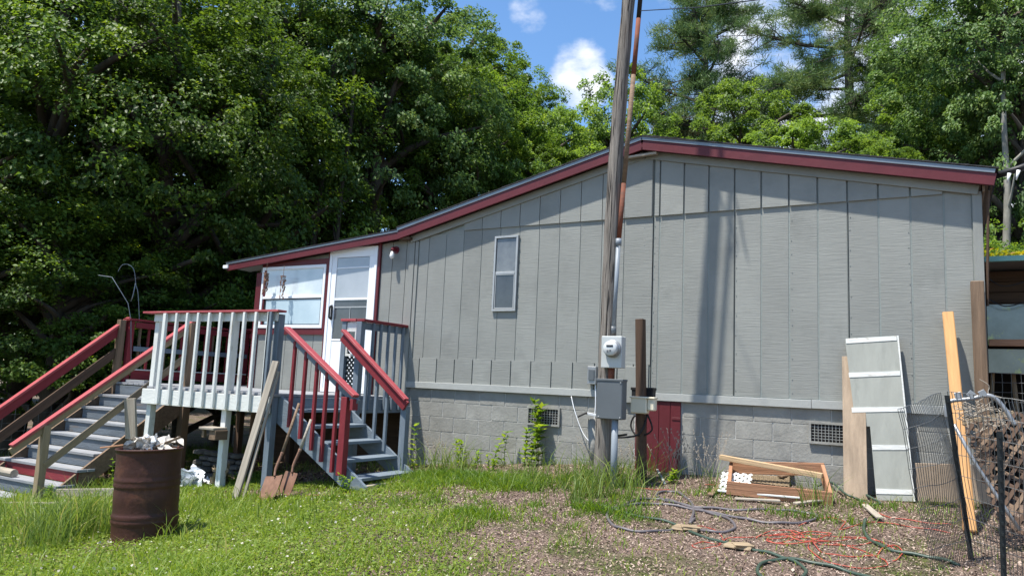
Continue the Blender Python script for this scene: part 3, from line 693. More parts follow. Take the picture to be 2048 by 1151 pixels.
# ------------------------------------------------------------------ utility pole and its gear
U = thing('utility_pole', (-.24, -1.05, -1.02), 'tall weathered wooden utility pole standing in front of the grey house wall', 'utility pole')
V = []; F = []
pts = []; rad = []
pb = Vector((-.24, -1.05, -1.10)); pt = Vector((.02, -1.05, 6.2))
for i in range(40):
    t = i/39; p = pb.lerp(pt, t); p.x += -.06*math.sin(math.pi*t); p += Vector((.008*math.sin(t*9), .006*math.cos(t*7), 0)); pts.append(p); rad.append(.100-.035*t+.003*math.sin(i*1.7))
addtube(V, F, pts, rad, 20); mesh('pole_shaft', V, F, 'pole', U, True)
V = []; F = []; rr = random.Random(31)
for k in range(34):
    z0 = rr.uniform(-.7, 4.4); ln = rr.uniform(.15, .9); an = rr.uniform(-2.5, -.6); pts_ = []
    for j in range(5):
        z = z0+ln*j/4; t = (z+1.10)/7.3; c_ = pb.lerp(pt, t); c_.x += -.06*math.sin(math.pi*t); r_ = .100-.035*t
        i_ = t*39; c_ += Vector((.008*math.sin(t*9), .006*math.cos(t*7), 0)); a_ = an+.05*math.sin(j*1.3+k); pts_.append(c_+Vector((math.cos(a_), math.sin(a_), 0))*(r_+.0005))
    addtube(V, F, pts_, [.0006, .0035, .0045, .003, .0006], 4, False)
mesh('drying_cracks', V, F, 'dark', U, kind='stuff')
# riser conduit beside the pole
cp = [(1223, 668), (1228, 560), (1234, 485)]
cpy = -1.085
c0 = onY(1226, 665, cpy); c1 = onY(1237, 486, cpy); c2 = onY(1267, 150, cpy); c3 = c2+(c2-c1)*1.15
tube('conduit', [c0, c1], .026, 'conduit', U, 12); tube('coupling', [c1-Vector((0, 0, .03)), c1+Vector((0, 0, .05))], .034, 'conduit', U, 12)
tube('coupling', [c0-Vector((0, 0, .01)), c0+Vector((0, 0, .07))], .035, 'discon', U, 12)
pm1 = c1.lerp(c2, .35); tube('riser_pipe', [c1, pm1], .027, 'rustpipe', U, 12); tube('riser_pipe', [pm1, c2], .0268, 'oldwood', U, 12); tube('riser_pipe', [c2, c2.lerp(c3, .30)], .027, 'rustpipe', U, 12); tube('riser_pipe', [c2.lerp(c3, .30), c3], .0265, 'black', U, 12)
# pole meter
MB_ = thing('electric_meter', (-.05, -1.2, .1), 'light grey electric meter box with a round glass dial on the pole', 'electric meter')
a = onY(1206, 672, -1.20); c_ = onY(1245, 736, -1.20)
box('enclosure', (a.x, -1.24, c_.z), (c_.x, -1.12, a.z), 'meterbox', MB_, .006)
mc = Vector(((a.x*.42+c_.x*.58), 0, (a.z*.60+c_.z*.40)))
V = []; F = []; addtube(V, F, [(mc.x, -1.24, mc.z), (mc.x, -1.275, mc.z)], .095, 28); mesh('collar', V, F, 'galv', MB_, True)
V = []; F = []; addtube(V, F, [(mc.x, -1.275, mc.z), (mc.x, -1.33, mc.z), (mc.x, -1.34, mc.z)], [.082, .078, .068], 28); mesh('dial_dome', V, F, 'glassmeter', MB_, True)
box('display', (mc.x-.035, -1.344, mc.z+.015), (mc.x+.04, -1.340, mc.z+.035), 'screen', MB_, 0)
box('dial_plate', (mc.x-.03, -1.343, mc.z-.05), (mc.x-.01, -1.340, mc.z-.02), 'discon', MB_, 0); box('dial_plate', (mc.x+.0, -1.343, mc.z-.04), (mc.x+.02, -1.340, mc.z-.015), 'discon', MB_, 0)
dc = thing('disconnect_box', (-.05, -1.2, -.4), 'dark grey electrical disconnect box below the round meter', 'electrical box')
a2 = onY(1198, 757, -1.20); c2_ = onY(1247, 839, -1.20)
tube('nipple', [(mc.x-.04, -1.17, c_.z), (mc.x-.04, -1.17, a2.z)], .035, 'rustpipe', dc, 12)
box('cover', (a2.x, -1.255, c2_.z), (c2_.x, -1.12, a2.z), 'discon', dc, .008)
box('lid_flange', (a2.x-.006, -1.262, a2.z-.02), (c2_.x+.006, -1.12, a2.z+.004), 'discon', dc, .003)
V = []; F = []
for (qx, qz) in ((a2.x+.03, c2_.z+.02), (c2_.x-.02, c2_.z+.02), (c2_.x-.02, a2.z-.035)): addbox(V, F, (qx, -1.258, qz), (.014, .008, .014), .003)
mesh('screw', V, F, 'galv', dc)
gp = gz0(0, -1.2); tube('conduit', [(a2.x*.35+c2_.x*.65, -1.18, c2_.z), (a2.x*.35+c2_.x*.65, -1.18, gp-.05)], .036, 'conduit', dc, 14)
# small grey box on the wall left of the pole with its wires
jb = thing('junction_box', (-.62, -.05, .18), 'small grey junction box on the wall left of the pole', 'electrical box')
a = onY(1177, 732, -.07); c_ = onY(1193, 768, -.07); box('case', (a.x, -.10, c_.z), (c_.x, -.018, a.z), 'galv', jb, .004); box('hatch', (a.x+.02, -.112, c_.z+.05), (c_.x-.02, -.102, a.z-.04), 'discon', jb)
tube('wire', smooth_path([(c_.x-.02, -.06, c_.z), (c_.x, -.08, -.2), (c_.x-.02, -.07, -.5), (c_.x, -.08, -1.0)], 5), .007, 'white', jb, 5)
tube('wire', smooth_path([(-1.12, -.02, -.10), (-1.05, -.05, -.28), (-.92, -.06, -.55), (-.72, -.07, -.75), (-.64, -.07, -.95)], 5), .006, 'white', jb, 5)
props(tube('wall_pipe', [(-.79, -.10, -.36), (-.74, -.10, -1.0)], .055, 'block', n=12), 'grey capped pipe standing on the ground against the blocks left of the pole', 'pipe')
fl = thing('floodlight', (-.74, -.1, -.25), 'small dark floodlight fixed to the foundation left of the pole', 'floodlight')
beam('lamp_head', onY(1155, 833, -.25), onY(1174, 824, -.2), .09, .02, 'black', fl); beam('bracket', onY(1172, 826, -.2), onY(1205, 832, -.12), .03, .03, 'white', fl)
# short timber post with cream box
PP = thing('short_post', (.0, -.54, -.98), 'short dark timber post standing right of the utility pole', 'post')
a = onY(1281, 638, -.54); b_ = onY(1284, 958, -.54)
beam('post_shaft', (b_.x, -.54, -1.1), (a.x, -.54, a.z), .095, .095, 'darkwood', PP, upv=(0, 1, 0))
cb = thing('telephone_box', (.0, -.62, -.2), 'cream plastic telephone box mounted on the short dark post', 'telephone box')
a = onY(1265, 793, -.64); c_ = onY(1296, 827, -.64)
box('case', (a.x, -.70, c_.z), (c_.x, -.59, a.z), 'cream', cb, .012); d_ = onY(1311, 825, -.64); box('case_cover', (c_.x+.002, -.69, d_.z+.02), (d_.x, -.59, a.z-.005), 'cream', cb, .012)
box('case_cap', (a.x-.01, -.71, a.z-.012), (d_.x+.01, -.585, a.z+.008), 'cream', cb, .006)
bx_ = thing('backing_box', (.0, -.4, .05), 'black plastic box fixed behind the short post above the cream box', 'electrical box')
a = onY(1264, 774, -.46); c_ = onY(1306, 796, -.46); box('case', (a.x, -.48, c_.z), (c_.x, -.36, a.z), 'black', bx_, .012); box('lid', (a.x-.008, -.488, a.z-.03), (c_.x+.008, -.36, a.z+.006), 'black', bx_, .006)
tube('cable', smooth_path([(c_.x-.03, -.55, -.25), (c_.x+.03, -.56, -.42), (c_.x-.12, -.58, -.50), (c_.x-.22, -.56, -.40), (c_.x-.18, -.55, -.28), (c_.x-.05, -.57, -.33)], 6), .010, 'black', bx_, 6)
tube('cable', smooth_path([(c_.x-.02, -.58, -.25), (c_.x-.10, -.64, -.48), (c_.x-.38, -.85, -.52), (c2_.x, -1.1, -.46)], 6), .011, 'black', bx_, 6)
props(tube('fallen_pipe', [gnd(1278, 905, .25), gnd(1330, 968, .02)], .014, 'panelgrey', n=8), 'thin pale pipe leaning beside the short post near the red hatch', 'pipe')
V = []; F = []; p_ = gnd(1240, 930); addlathe(V, F, [(.001, .0), (.05, 0), (.055, .1), (.058, .1), (.058, .12), (.03, .125), (.001, .125)], 16, p_); props(mesh('orange_cap', V, F, 'orangebin', smooth=False), 'small orange plastic cap on the ground right of the pole', 'pipe cap')

# overhead wire
props(tube('overhead_wire', [onY(1281, 22, -1.12), onY(1400, 15, -2.6), onY(1560, -6, -4.2), onY(1800, -60, -5.2)], .005, 'black', n=5), 'thin black power wire running right from the top of the pole', 'wire')

for nm_, L_ in (('cable near the top', [(1432, 380), (1452, 430), (1472, 480), (1462, 510)]), ('second cable near the top', [(1458, 372), (1476, 420), (1486, 480), (1494, 515)])):
    props(tube('drip_loop', smooth_path([onY(a_, b_, 0)+Vector((-.70, -1.05, 3.15)) for a_, b_ in L_], 5), .013, 'black', n=6), nm_+' of the utility pole, hanging in a loop above the view', 'cable')
# ------------------------------------------------------------------ things leaning and lying about
def panel(P_tl, P_tr, P_br, P_bl, t=.02):
    n = (P_tr-P_tl).cross(P_bl-P_tl).normalized()
    return n
# grey leaning panel with white stripes
tl = onY(1690, 677, -.06); tr = onY(1794, 671, -.05); br = gnd(1822, 1000); bl = gnd(1733, 1000)
LP = thing('striped_board', (br+bl)/2, 'tall grey painted board with white stripes leaning on the right end of the wall', 'board')
ex = (tr-tl).normalized(); ez = ((tl+tr)/2-(bl+br)/2); ez = (ez-ex*ez.dot(ex)); hgt = ez.length; ez.normalize(); ey = ez.cross(ex).normalized()
wdt = (tr-tl).length; org = tr-ez*hgt
def pl(u, v, d_=0): return tr - ex*wdt*(1-u) - ez*hgt*(1-v) - ey*d_*(-1)
sgn = 1 if ey.y < 0 else -1
ey = ey*sgn
def quadslab(pts, th, name, m_, parent):
    V = [p+ey*th for p in pts]+[p for p in pts]; n = len(pts)
    F = [tuple(range(n)), tuple(range(n, 2*n))[::-1]]+[(i, i+n, (i+1) % n+n, (i+1) % n) for i in range(n)]
    return mesh(name, V, F, m_, parent)
def q(u, v): return tr - ex*wdt*(1-u) - ez*hgt*(1-v)
brk = (bl-br).dot(ex)/wdt; ub = 1+brk
quadslab([q(0, 1), q(.07, .445), q(.34, .44), q(.34, 0), q(1.0, 0), q(1, 1)][::1], .018, 'board', 'panelgrey', LP)
for v in (.985, .765, .545, .315, .055):
    u0 = .02 if v > .5 else .345
    quadslab([p+ey*.020 for p in (q(u0, v+.013), q(u0, v-.018), q(.99, v-.016), q(.99, v+.012))], .003, 'white_stripe', 'picket', LP)
quadslab([p+ey*.001 for p in (q(1.001, 1), q(1.001, 0), q(1.03, 0), q(1.03, 1))], .02, 'edge_batten', 'picket', LP)
tl2 = onY(1686, 712, -.035); bl2 = gnd(1703, 990); br2 = gnd(1728, 996)
pb_ = beam('brown_leaning_board', (tl2+Vector((.10, -.0, 0))), (bl2+br2)/2+Vector((-.02, .02, 0)), .22, .02, 'plywood', upv=(0, -1, .3)); props(pb_, 'brown plywood strip leaning behind the striped grey board', 'board')
props(beam('pink_panel', (2.75, -.30, -.75), (3.35, -.22, -.72), .02, .36, 'plywood', upv=(0, 0, 1)), 'pinkish plywood offcut resting under the wall behind the wire mesh', 'board')
# orange timber
a = onY(1896, 628, -.10); b_ = gnd(1940, 1066)
props(beam('new_timber', b_, a, .10, .10, 'newwood', upv=(0, 1, .1), ch=.008), 'bright orange four by four timber leaning on the right end of the wall', 'timber')
a = onY(1955, 562, -.12)
props(beam('corner_timber', (3.33, -.12, -1.0), (3.315, -.10, a.z), .115, .10, 'oldwood', upv=(0, 1, 0), ch=.006), 'reddish brown timber post standing at the right corner of the wall', 'post')

# leaning plank left of the grey steps, two shovels
a = onY(552, 722, -2.28); b_ = gnd(468, 1003)
props(beam('leaning_plank', b_, a, .085, .035, 'greywood', upv=(.3, -1, .3)), 'long grey plank leaning on the deck post with its foot in the grass', 'plank')
props(beam('second_plank', b_+Vector((.07, .06, 0)), a+Vector((.03, .03, -.12)), .03, .03, 'greywood', upv=(.5, -1, .3)), 'narrow plank leaning just behind the long grey plank', 'plank')
def shovel(tip, top, lab, wblade, mh):
    tip = Vector(tip); top = Vector(top)
    Sv = thing('shovel', tip, lab, 'shovel'); d = (top-tip).normalized()
    neck = tip+d*.33
    tube('handle', [neck+d*.22, top], [.019, .015], mh, Sv, 10)
    tube('socket', smooth_path([neck-d*.04+Vector((0, .0, .0)), neck+d*.05+Vector((-.02, 0, 0)), neck+d*.24], 4), [.013]*4+[.017]*4+[.021], 'iron', Sv, 10)
    side = d.cross(Vector((-.25, -1, .2))).normalized(); nn = side.cross(d)
    V = []; F = []; rows = [(.0, .55), (.06, .92), (.16, 1.0), (.27, 1.0), (.30, .94)]
    for t_, w_ in rows:
        for k in range(-3, 4): V.append(tip+d*t_+side*(wblade*w_*k/6)+nn*(.022*(k/3)**2-.012))
    n_ = 7
    for i in range(len(rows)-1):
        for k in range(6): a_ = i*n_+k; F.append((a_, a_+1, a_+n_+1, a_+n_))
    m0 = len(V)
    for v in list(V): V.append(v-nn*.004)
    F += [tuple(i+m0 for i in f)[::-1] for f in F]
    mesh('blade', V, F, 'iron', Sv, True)
shovel(gnd(532, 1003, .0), onY(598, 806, -2.22), 'rusty square shovel leaning against the red balusters, nearest of two', .36, 'oldwood')
shovel(gnd(566, 996, .0), onY(622, 838, -2.22), 'second shovel with paler handle leaning right of the square shovel', .27, 'greywood')

# rusty drum with rubbish
dp = Vector((-3.27, -4.33, gz0(-3.27, -4.33)-.09)); DR = thing('steel_drum', dp, 'rusty brown steel drum full of rubbish standing in the grass at left', 'drum')
tilt = Matrix.Rotation(R(-2.2), 4, Vector((fw.x, fw.y, 0)).normalized())
Md = Matrix.Translation(dp) @ tilt
def dm(name, V, F, m_, parent, smooth=True):
    return mesh(name, [Md @ Vector(v) for v in V], F, m_, parent, smooth)
r0 = .276; prof = [(.25, .02), (r0-.01, .0), (r0, .015)]
for z in np.linspace(.05, .85, 46):
    e = 0
    for rb in (.255, .30, .565, .61): e += .011*math.exp(-((z-rb)/.012)**2)
    prof.append((r0-.004+e+.0015*math.sin(z*31), float(z)))
prof += [(r0, .865), (r0+.008, .872), (r0+.008, .884), (r0-.004, .886), (r0-.008, .87), (r0-.010, .60), (.0, .60)]
V = []; F = []; addlathe(V, F, prof, 48); body = dm('drum_body', V, F, 'rust', DR)
rr = random.Random(4)
def crumple(name, n, spread, sz, zc, lab, m_, seed):
    rr = random.Random(seed); V = []; F = []
    for i in range(n):
        a = rr.uniform(0, 6.28); d_ = spread*math.sqrt(rr.random()); c0 = Vector((d_*math.cos(a), d_*math.sin(a), zc+rr.uniform(-.03, .05)))
        s = sz*rr.uniform(.6, 1.3); nu = 6; n0 = len(V)
        for iu in range(nu):
            for iv in range(nu):
                p = Vector(((iu/(nu-1)-.5)*s*2, (iv/(nu-1)-.5)*s*1.6, 0)); p.z = rr.uniform(-.5, .5)*s*.55
                p = Euler((rr.uniform(-.15, .15)+a*.2, .25*math.sin(i), a)).to_matrix() @ p; V.append(c0+p)
        for iu in range(nu-1):
            for iv in range(nu-1): k = n0+iu*nu+iv; F.append((k, k+1, k+nu+1, k+nu))
    return V, F
V, F = crumple('p', 22, .20, .085, .90, '', 'paper', 3)
props(dm('rubbish_paper', V, F, 'paper', None, False), 'crumpled pale paper and rags heaped in the top of the rusty drum', 'rubbish')
props(dm('plastic_bag_in_drum', *crumple('p', 6, .10, .10, .92, '', 'bagplastic', 12), 'bagplastic', None, False), 'white plastic sheeting hanging over the left lip of the drum', 'rubbish')
props(piece('lath', (.62, .04, .015), Md @ Matrix.Translation((-.30, -.03, .90)) @ Matrix.Rotation(R(10), 4, 'Z') @ Matrix.Rotation(R(-7), 4, 'Y'), 'frame'), 'reddish lath sticking out over the left lip of the drum', 'wood strip')
props(piece('lath_stub', (.30, .03, .02), Md @ Matrix.Translation((.20, .0, .93)) @ Matrix.Rotation(R(30), 4, 'Z') @ Matrix.Rotation(R(-22), 4, 'Y'), 'oldwood'), 'brown stick poking up at the right lip of the drum', 'wood strip')
# bag and stones under the deck
V, F = crumple('b', 16, .20, .12, .10, '', 'bagplastic', 8); pB_ = gnd(388, 975)
V = [Vector((v.x*1.1, v.y*.7, max(v.z, 0)))+pB_ for v in V]; props(mesh('plastic_bag', V, F, 'bagplastic'), 'crumpled white plastic bag on the ground under the deck', 'plastic bag')
V, F = crumple('b', 8, .12, .10, .10, '', 'tan', 18); pB_ = gnd(448, 975)
V = [Vector((v.x, v.y*.7, max(v.z, 0)*1.3))+pB_ for v in V]; props(mesh('paper_sack', V, F, 'tan'), 'torn tan sack beside the middle deck post', 'sack')
def stone_mesh(seed):
    rr = random.Random(seed); V = []; F = []
    addbox(V, F, (0, 0, 0), (1, 1, 1), .22)
    V = [v*rr.uniform(.85, 1.1) for v in V]; me = bpy.data.meshes.new('stone'); me.from_pydata(V, [], F); me.materials.append(M['stone']); me.update(); return me
SM = [stone_mesh(i) for i in range(4)]
st = thing('stone_stack', (-6.1, -1.3, -1.5), 'low stack of flat stones in the shade under the deck', 'stones'); st_base = gz0(-6.1, -1.3)
for r_ in range(5):
    for k in range(5):
        o = bpy.data.objects.new('stone', SM[(r_+k) % 4]); p_ = Vector((-6.45+k*.2+random.uniform(-.03, .03)+(.1 if r_ % 2 else 0), -1.3+random.uniform(-.04, .04), st_base+.04+r_*.075))
        place(o, Matrix.Translation(p_) @ Matrix.Rotation(random.uniform(-.3, .3), 4, 'Z') @ Matrix.Diagonal((.2, .2, .07, 1)), st)

# broken planter frame
base = gz0(1.5, -.6)
PF = thing('planter_frame', (1.5, -.4, base), 'brown open timber planter frame lying broken before the block base', 'planter')
fl_, fr_ = gnd(1453, 990), gnd(1664, 1010)
fL = onY(1453, 974, fl_.y); fR = onY(1664, 997, fr_.y); bL = onY(1460, 934, fl_.y+.50); bR = onY(1649, 938, fr_.y+.42)
beam('frame_board', fL, fR, .036, .13, 'frame', PF); beam('frame_board', bL, bR, .036, .13, 'frame', PF)
beam('frame_board', fL+Vector((.02, .03, .0)), bL+Vector((.02, -.03, .0)), .036, .13, 'frame', PF); beam('frame_board', fR+Vector((-.02, .03, .0)), bR+Vector((-.02, -.03, .0)), .036, .13, 'frame', PF)
props(beam('loose_timber', bL+Vector((-.08, -.10, .11)), onY(1645, 955, fr_.y+.18)+Vector((0, 0, .02)), .085, .05, 'paletimber'), 'yellowish timber laid diagonally across the brown planter frame', 'timber')
def lattice(name, c0, ux, uy, nx, ny, sp, wd, th, m_, label):
    ux = Vector(ux).normalized(); uy = Vector(uy); uy = (uy-ux*uy.dot(ux)).normalized(); nn = ux.cross(uy)
    rot = Matrix((ux, uy, nn)).transposed(); V = []; F = []; wx, wy = nx*sp, ny*sp
    for s_ in (-1, 1):
        k = -ny
        while k < nx+ny:
            # diagonal from (k*sp,0) going up; clip to rectangle
            pts_ = []
            x0_ = k*sp; 
            if s_ == 1: a0, a1 = max(0, -x0_), min(wy, wx-x0_)
            else: a0, a1 = max(0, x0_-wx), min(wy, x0_)
            if a1-a0 > sp*.3:
                p = Vector((x0_+s_*a0, a0, s_*th*.5)); p2 = Vector((x0_+s_*a1, a1, s_*th*.5)); d = (p2-p); L_ = d.length; an = math.atan2(d.y, d.x)
                addbox(V, F, Vector(c0)+rot @ ((p+p2)/2), (L_, wd, th), 0, rot @ Matrix.Rotation(an, 3, 'Z'))
            k += 1
    o = mesh(name, V, F, m_); props(o, label, 'lattice'); return o
g0 = gnd(1446, 975, .05)
lattice('white_lattice', gnd(1437, 985, .02), (1, .1, .0), (0.05, .75, .5), 4, 4, .075, .03, .006, 'picket', 'piece of white plastic lattice propped at the left of the planter frame')
lattice('fine_lattice', gnd(1482, 975, .05), (1, .15, .02), (0, .95, .2), 12, 8, .04, .013, .005, 'tan', 'fine tan lattice sheet lying inside the planter frame')
lattice('flat_lattice', gnd(1560, 988, .03), (1, -.1, 0), (0, 1, .1), 6, 3, .075, .03, .006, 'greywood', 'weathered lattice offcut lying flat at the right inside the planter')
DB = [((1475, 930), (1455, 975), .05, 'frame', 'thin reddish strip crossing the left corner of the planter'), ((1455, 960), (1600, 950), .10, 'greywood', 'pale board lying lengthwise inside the planter frame'),
      ((1435, 988), (1600, 1005), .04, 'picket', 'white painted board lying in front of the planter'), ((1470, 1000), (1560, 1008), .02, 'greywood', 'short grey offcut in front of the planter'),
      ((1520, 935), (1545, 915), .22, 'paletimber', 'upright splintered offcut behind the planter'), ((1420, 995), (1445, 970), .03, 'oldwood', 'small brown offcut left of the planter'),
      ((1560, 975), (1640, 962), .12, 'oldwood', 'dark offcut across the right inside of the planter'), ((1590, 1012), (1665, 1006), .03, 'greywood', 'grey batten under the right front of the planter'),
      ((1730, 1015), (1760, 1045), .03, 'greywood', 'short pale board on the soil below the striped panel'), ((1500, 912), (1530, 935), .2, 'frame', 'short crossed batten behind the planter')]
for a, c_, h_, m_, lb in DB:
    props(beam('scrap_board', gnd(a[0], a[1], h_), gnd(c_[0], c_[1], h_*.8+.02), .06, .018, m_), lb, 'scrap wood', 'scrap boards around the planter')

# ------------------------------------------------------------------ hoses and cords on the ground
def c8(L_): return [(1150+x/2.926, 880+y/2.926) for x, y in L_]
def ghose(name, L_, r_, m_, label, cat, k=6, lift=0.0, n=8):
    P_ = [gnd(x, y) for x, y in c8(L_)]
    P_ = smooth_path(P_, k)
    P_ = [Vector((p.x, p.y, gz(p.x, p.y)+r_+lift+.004*math.sin(i*.7))) for i, p in enumerate(P_)]
    return props(tube(name, P_, r_, m_, n=n), label, cat)
ghose('grey_hose', [(700, 465), (672, 490), (692, 440), (690, 390), (655, 345), (600, 312), (530, 305), (475, 322), (500, 350), (560, 365), (700, 395), (830, 405), (1000, 415), (1150, 412), (1290, 422), (1390, 438), (1415, 458), (1370, 482), (1250, 492), (1120, 488), (1000, 468), (850, 440), (700, 405), (560, 385), (430, 378), (300, 385), (215, 410), (188, 450), (220, 500), (290, 528), (420, 542), (540, 535), (610, 518)], .013, 'hosegrey', 'coiled grey hose lying in big loops on the mulch', 'hose')
ghose('grey_hose_loop', [(240, 420), (300, 375), (400, 350), (520, 352), (640, 385), (760, 420), (870, 455), (935, 500), (915, 535), (830, 545), (740, 532), (700, 510)], .013, 'hosegrey', 'smaller grey hose loop crossing the coiled hose at left', 'hose')
ghose('green_hose', [(140, 390), (215, 402), (300, 435), (450, 465), (590, 500), (700, 555), (850, 600), (1000, 640), (1150, 672), (1250, 705), (1330, 745), (1350, 790), (1270, 840), (1150, 838), (1075, 795), (1080, 740), (1160, 710), (1290, 706), (1450, 735), (1600, 775), (1750, 820), (1900, 850)], .013, 'hosegreen', 'long green garden hose snaking from the grass to the front of the yard', 'hose')
ghose('right_green_hose', [(1700, 470), (1690, 520), (1700, 560), (1750, 605), (1850, 650), (2000, 680), (2120, 700), (2250, 740)], .014, 'hosegreen', 'short green hose curving toward the wire fence', 'hose')
def hang(L_, hs_): return smooth_path([gnd(x, y, h_) for (x, y), h_ in zip(c8(L_), hs_)], 6)
props(tube('draped_hose', hang([(1120, 232), (1220, 225), (1330, 232), (1480, 255), (1600, 290), (1700, 335), (1785, 372), (1740, 385)], [.12, .15, .15, .14, .10, .05, .014, .014]), .013, 'hosegreen', n=8), 'dark green hose draped over the planter frame', 'hose')
props(tube('lower_draped_hose', hang([(1420, 300), (1500, 290), (1580, 320), (1650, 352), (1700, 372)], [.06, .08, .05, .02, .014]), .011, 'hosegreen', n=8), 'short dark hose arching at the right of the planter frame', 'hose')
CL = [[(700, 510), (760, 505), (830, 535), (865, 575), (850, 610), (780, 632), (700, 628), (690, 610), (760, 598), (850, 605), (900, 570), (1000, 572), (1100, 560), (1250, 558), (1400, 580), (1550, 590), (1680, 575), (1800, 600), (1880, 640)],
      [(1060, 575), (1150, 530), (1300, 540), (1330, 570), (1200, 600), (1130, 590), (1150, 560), (1300, 550), (1450, 560), (1600, 570), (1750, 578), (1740, 600), (1600, 620), (1450, 610), (1380, 600), (1370, 640), (1450, 700), (1600, 745), (1780, 745), (1830, 730), (1800, 700), (1720, 665), (1560, 610), (1400, 585), (1260, 535)],
      [(1310, 505), (1400, 470), (1500, 458), (1580, 480), (1560, 510), (1550, 530), (1650, 500), (1750, 480), (1900, 500), (2050, 520), (2200, 540)],
      [(1390, 600), (1440, 655), (1540, 680), (1680, 685), (1760, 680), (1800, 640), (1860, 620), (1915, 650), (1900, 690), (1860, 712)],
      [(1690, 370), (1710, 410), (1790, 440), (1900, 465), (2050, 485), (2200, 500)],
      [(330, 285), (450, 292), (560, 298)], [(760, 268), (860, 268), (1000, 262)],
      [(1200, 560), (1350, 600), (1500, 560), (1400, 545), (1250, 575), (1120, 600), (1300, 615), (1500, 600)]]
nmz = ['small loop at the left of the orange tangle', 'the main tangle of orange cord on the mulch', 'cord running right from the tangle toward the fence', 'cord loop at the lower right of the tangle', 'cord from the striped panel toward the fence', 'short straight run in front of the short post', 'short run at the left of the planter', 'inner loops in the middle of the tangle']
for i, (l_, nm) in enumerate(zip(CL, nmz)): ghose('extension_cord', l_, .0042, 'cord', 'orange extension cord, '+nm, 'cord', 6, .002*i, 6)['group'] = 'orange extension cords on the mulch'
P_ = [gnd(x, y, .006) for x, y in [(480, 985), (520, 1000), (580, 992), (640, 990), (700, 985)]]; props(tube('extension_cord', smooth_path(P_), .005, 'cord', n=6), 'orange extension cord lying between the shovels and the grey steps', 'cord')
P_ = [gnd(x, y, .012) for x, y in [(905, 925), (925, 940), (950, 950), (985, 958), (1020, 960), (1080, 955)]]; props(tube('black_hose', smooth_path(P_), .012, 'black', n=6), 'dark hose half hidden in the grass before the block base', 'hose')
for (px, py, s, lb) in ((1374, 1060, .11, 'flat tan stone lying on the green hose'), (1477, 1096, .10, 'second tan stone further right on the green hose')):
    V = []; F = []; rr = random.Random(px)
    p_ = gnd(px, py, .02); addbox(V, F, (0, 0, 0), (s*2, s*1.3, .03), .015); addbox(V, F, (.03, -.02, .012), (s*1.3, s*1.1, .03), .012, Matrix.Rotation(.5, 3, 'Z'))
    V = [v*rr.uniform(.88, 1.1)+p_ for v in V]; props(mesh('flat_stone', V, F, 'tan'), lb, 'stone')

# ------------------------------------------------------------------ fence at the right
def tpost(px0, py0, g0, lab, nm='fence_post'):
    t_ = atd2(px0, py0, g0); 
    d = (t_-g0)
    V = []; F = []; rot = Matrix((Vector((1, 0, 0)), Vector((0, 1, 0)), d.normalized())).transposed()
    addbox(V, F, (t_+g0)/2, (.035, .006, d.length), 0, rot); addbox(V, F, (t_+g0)/2+Vector((0, .02, 0)), (.006, .034, d.length), 0, rot)
    for k in range(14): addbox(V, F, g0.lerp(t_, (k+.5)/14)-Vector((0, .008, 0)), (.014, .012, .02), 0, rot)
    props(mesh(nm, V, F, 'postblack'), lab, 'fence post')
def atd2(px, py, g0):          # same depth as g0
    dpt = (g0-CAM).dot(fw); return CAM+ray(px, py)*(dpt/1499.3)
gA = gnd(1860, 1138); gB = gnd(1943, 1118); gC = gnd(2008, 1165); gD = Vector((3.75, -2.9, -1.18))
tB = atd2(1894, 790, gB); tC = atd2(1999, 862, gC)
tpost(1894, 790, gB, 'leaning black steel fence post left of the wire gate')
tpost(1999, 862, gC, 'shorter black steel fence post at the right edge')
tA = atd2(1797, 818, gA)
def wiremesh(name, a0, b0, a1, b1, nu, nv, lab, bulge=.05, r_=.0022, seed=1):
    # a0,b0 bottom corners; a1,b1 top corners
    rr = random.Random(seed); V = []; F = []
    def P(u, v):
        p = (a0.lerp(b0, u)).lerp(a1.lerp(b1, u), v)
        return p+Vector((.5, -1, 0)).normalized()*(bulge*math.sin(u*3.1)*math.sin(v*3)+.02*math.sin(u*7+v*4+seed))+Vector((.01*math.sin(v*9+u*3), 0, 0))
    for i in range(nu+1):
        u = i/nu; addtube(V, F, [P(u+rr.uniform(-.004, .004), v/8) for v in range(9)], r_, 4, False)
    for j in range(nv+1):
        v = j/nv; addtube(V, F, [P(u/10, v+rr.uniform(-.003, .003)) for u in range(11)], r_, 4, False)
    props(mesh(name, V, F, 'wire'), lab, 'wire fence')
wiremesh('wire_mesh', gA, gB, tA, tB+Vector((-.03, 0, .02)), 26, 8, 'sagging welded wire mesh left of the leaning black post', .08)
wiremesh('wire_mesh', gB, gD, tB+Vector((0, 0, .03)), Vector((3.80, -2.9, .02)), 30, 8, 'welded wire mesh stretched right from the leaning black post', .03, seed=2)
wiremesh('wire_mesh', Vector((3.42, .35, -1.0)), Vector((4.9, .5, -1.0)), Vector((3.42, .35, .35)), Vector((4.9, .5, .35)), 18, 14, 'upright wire panel closing the covered porch at the right', .0, .0025, seed=3)
wiremesh('wire_mesh', Vector((-10.2, -2.9, -1.95)), Vector((-9.3, .6, -1.7)), Vector((-10.2, -2.9, -.75)), Vector((-9.3, .6, -.45)), 22, 9, 'wire fence in the shade behind the long steps', .0, .0025, seed=4)
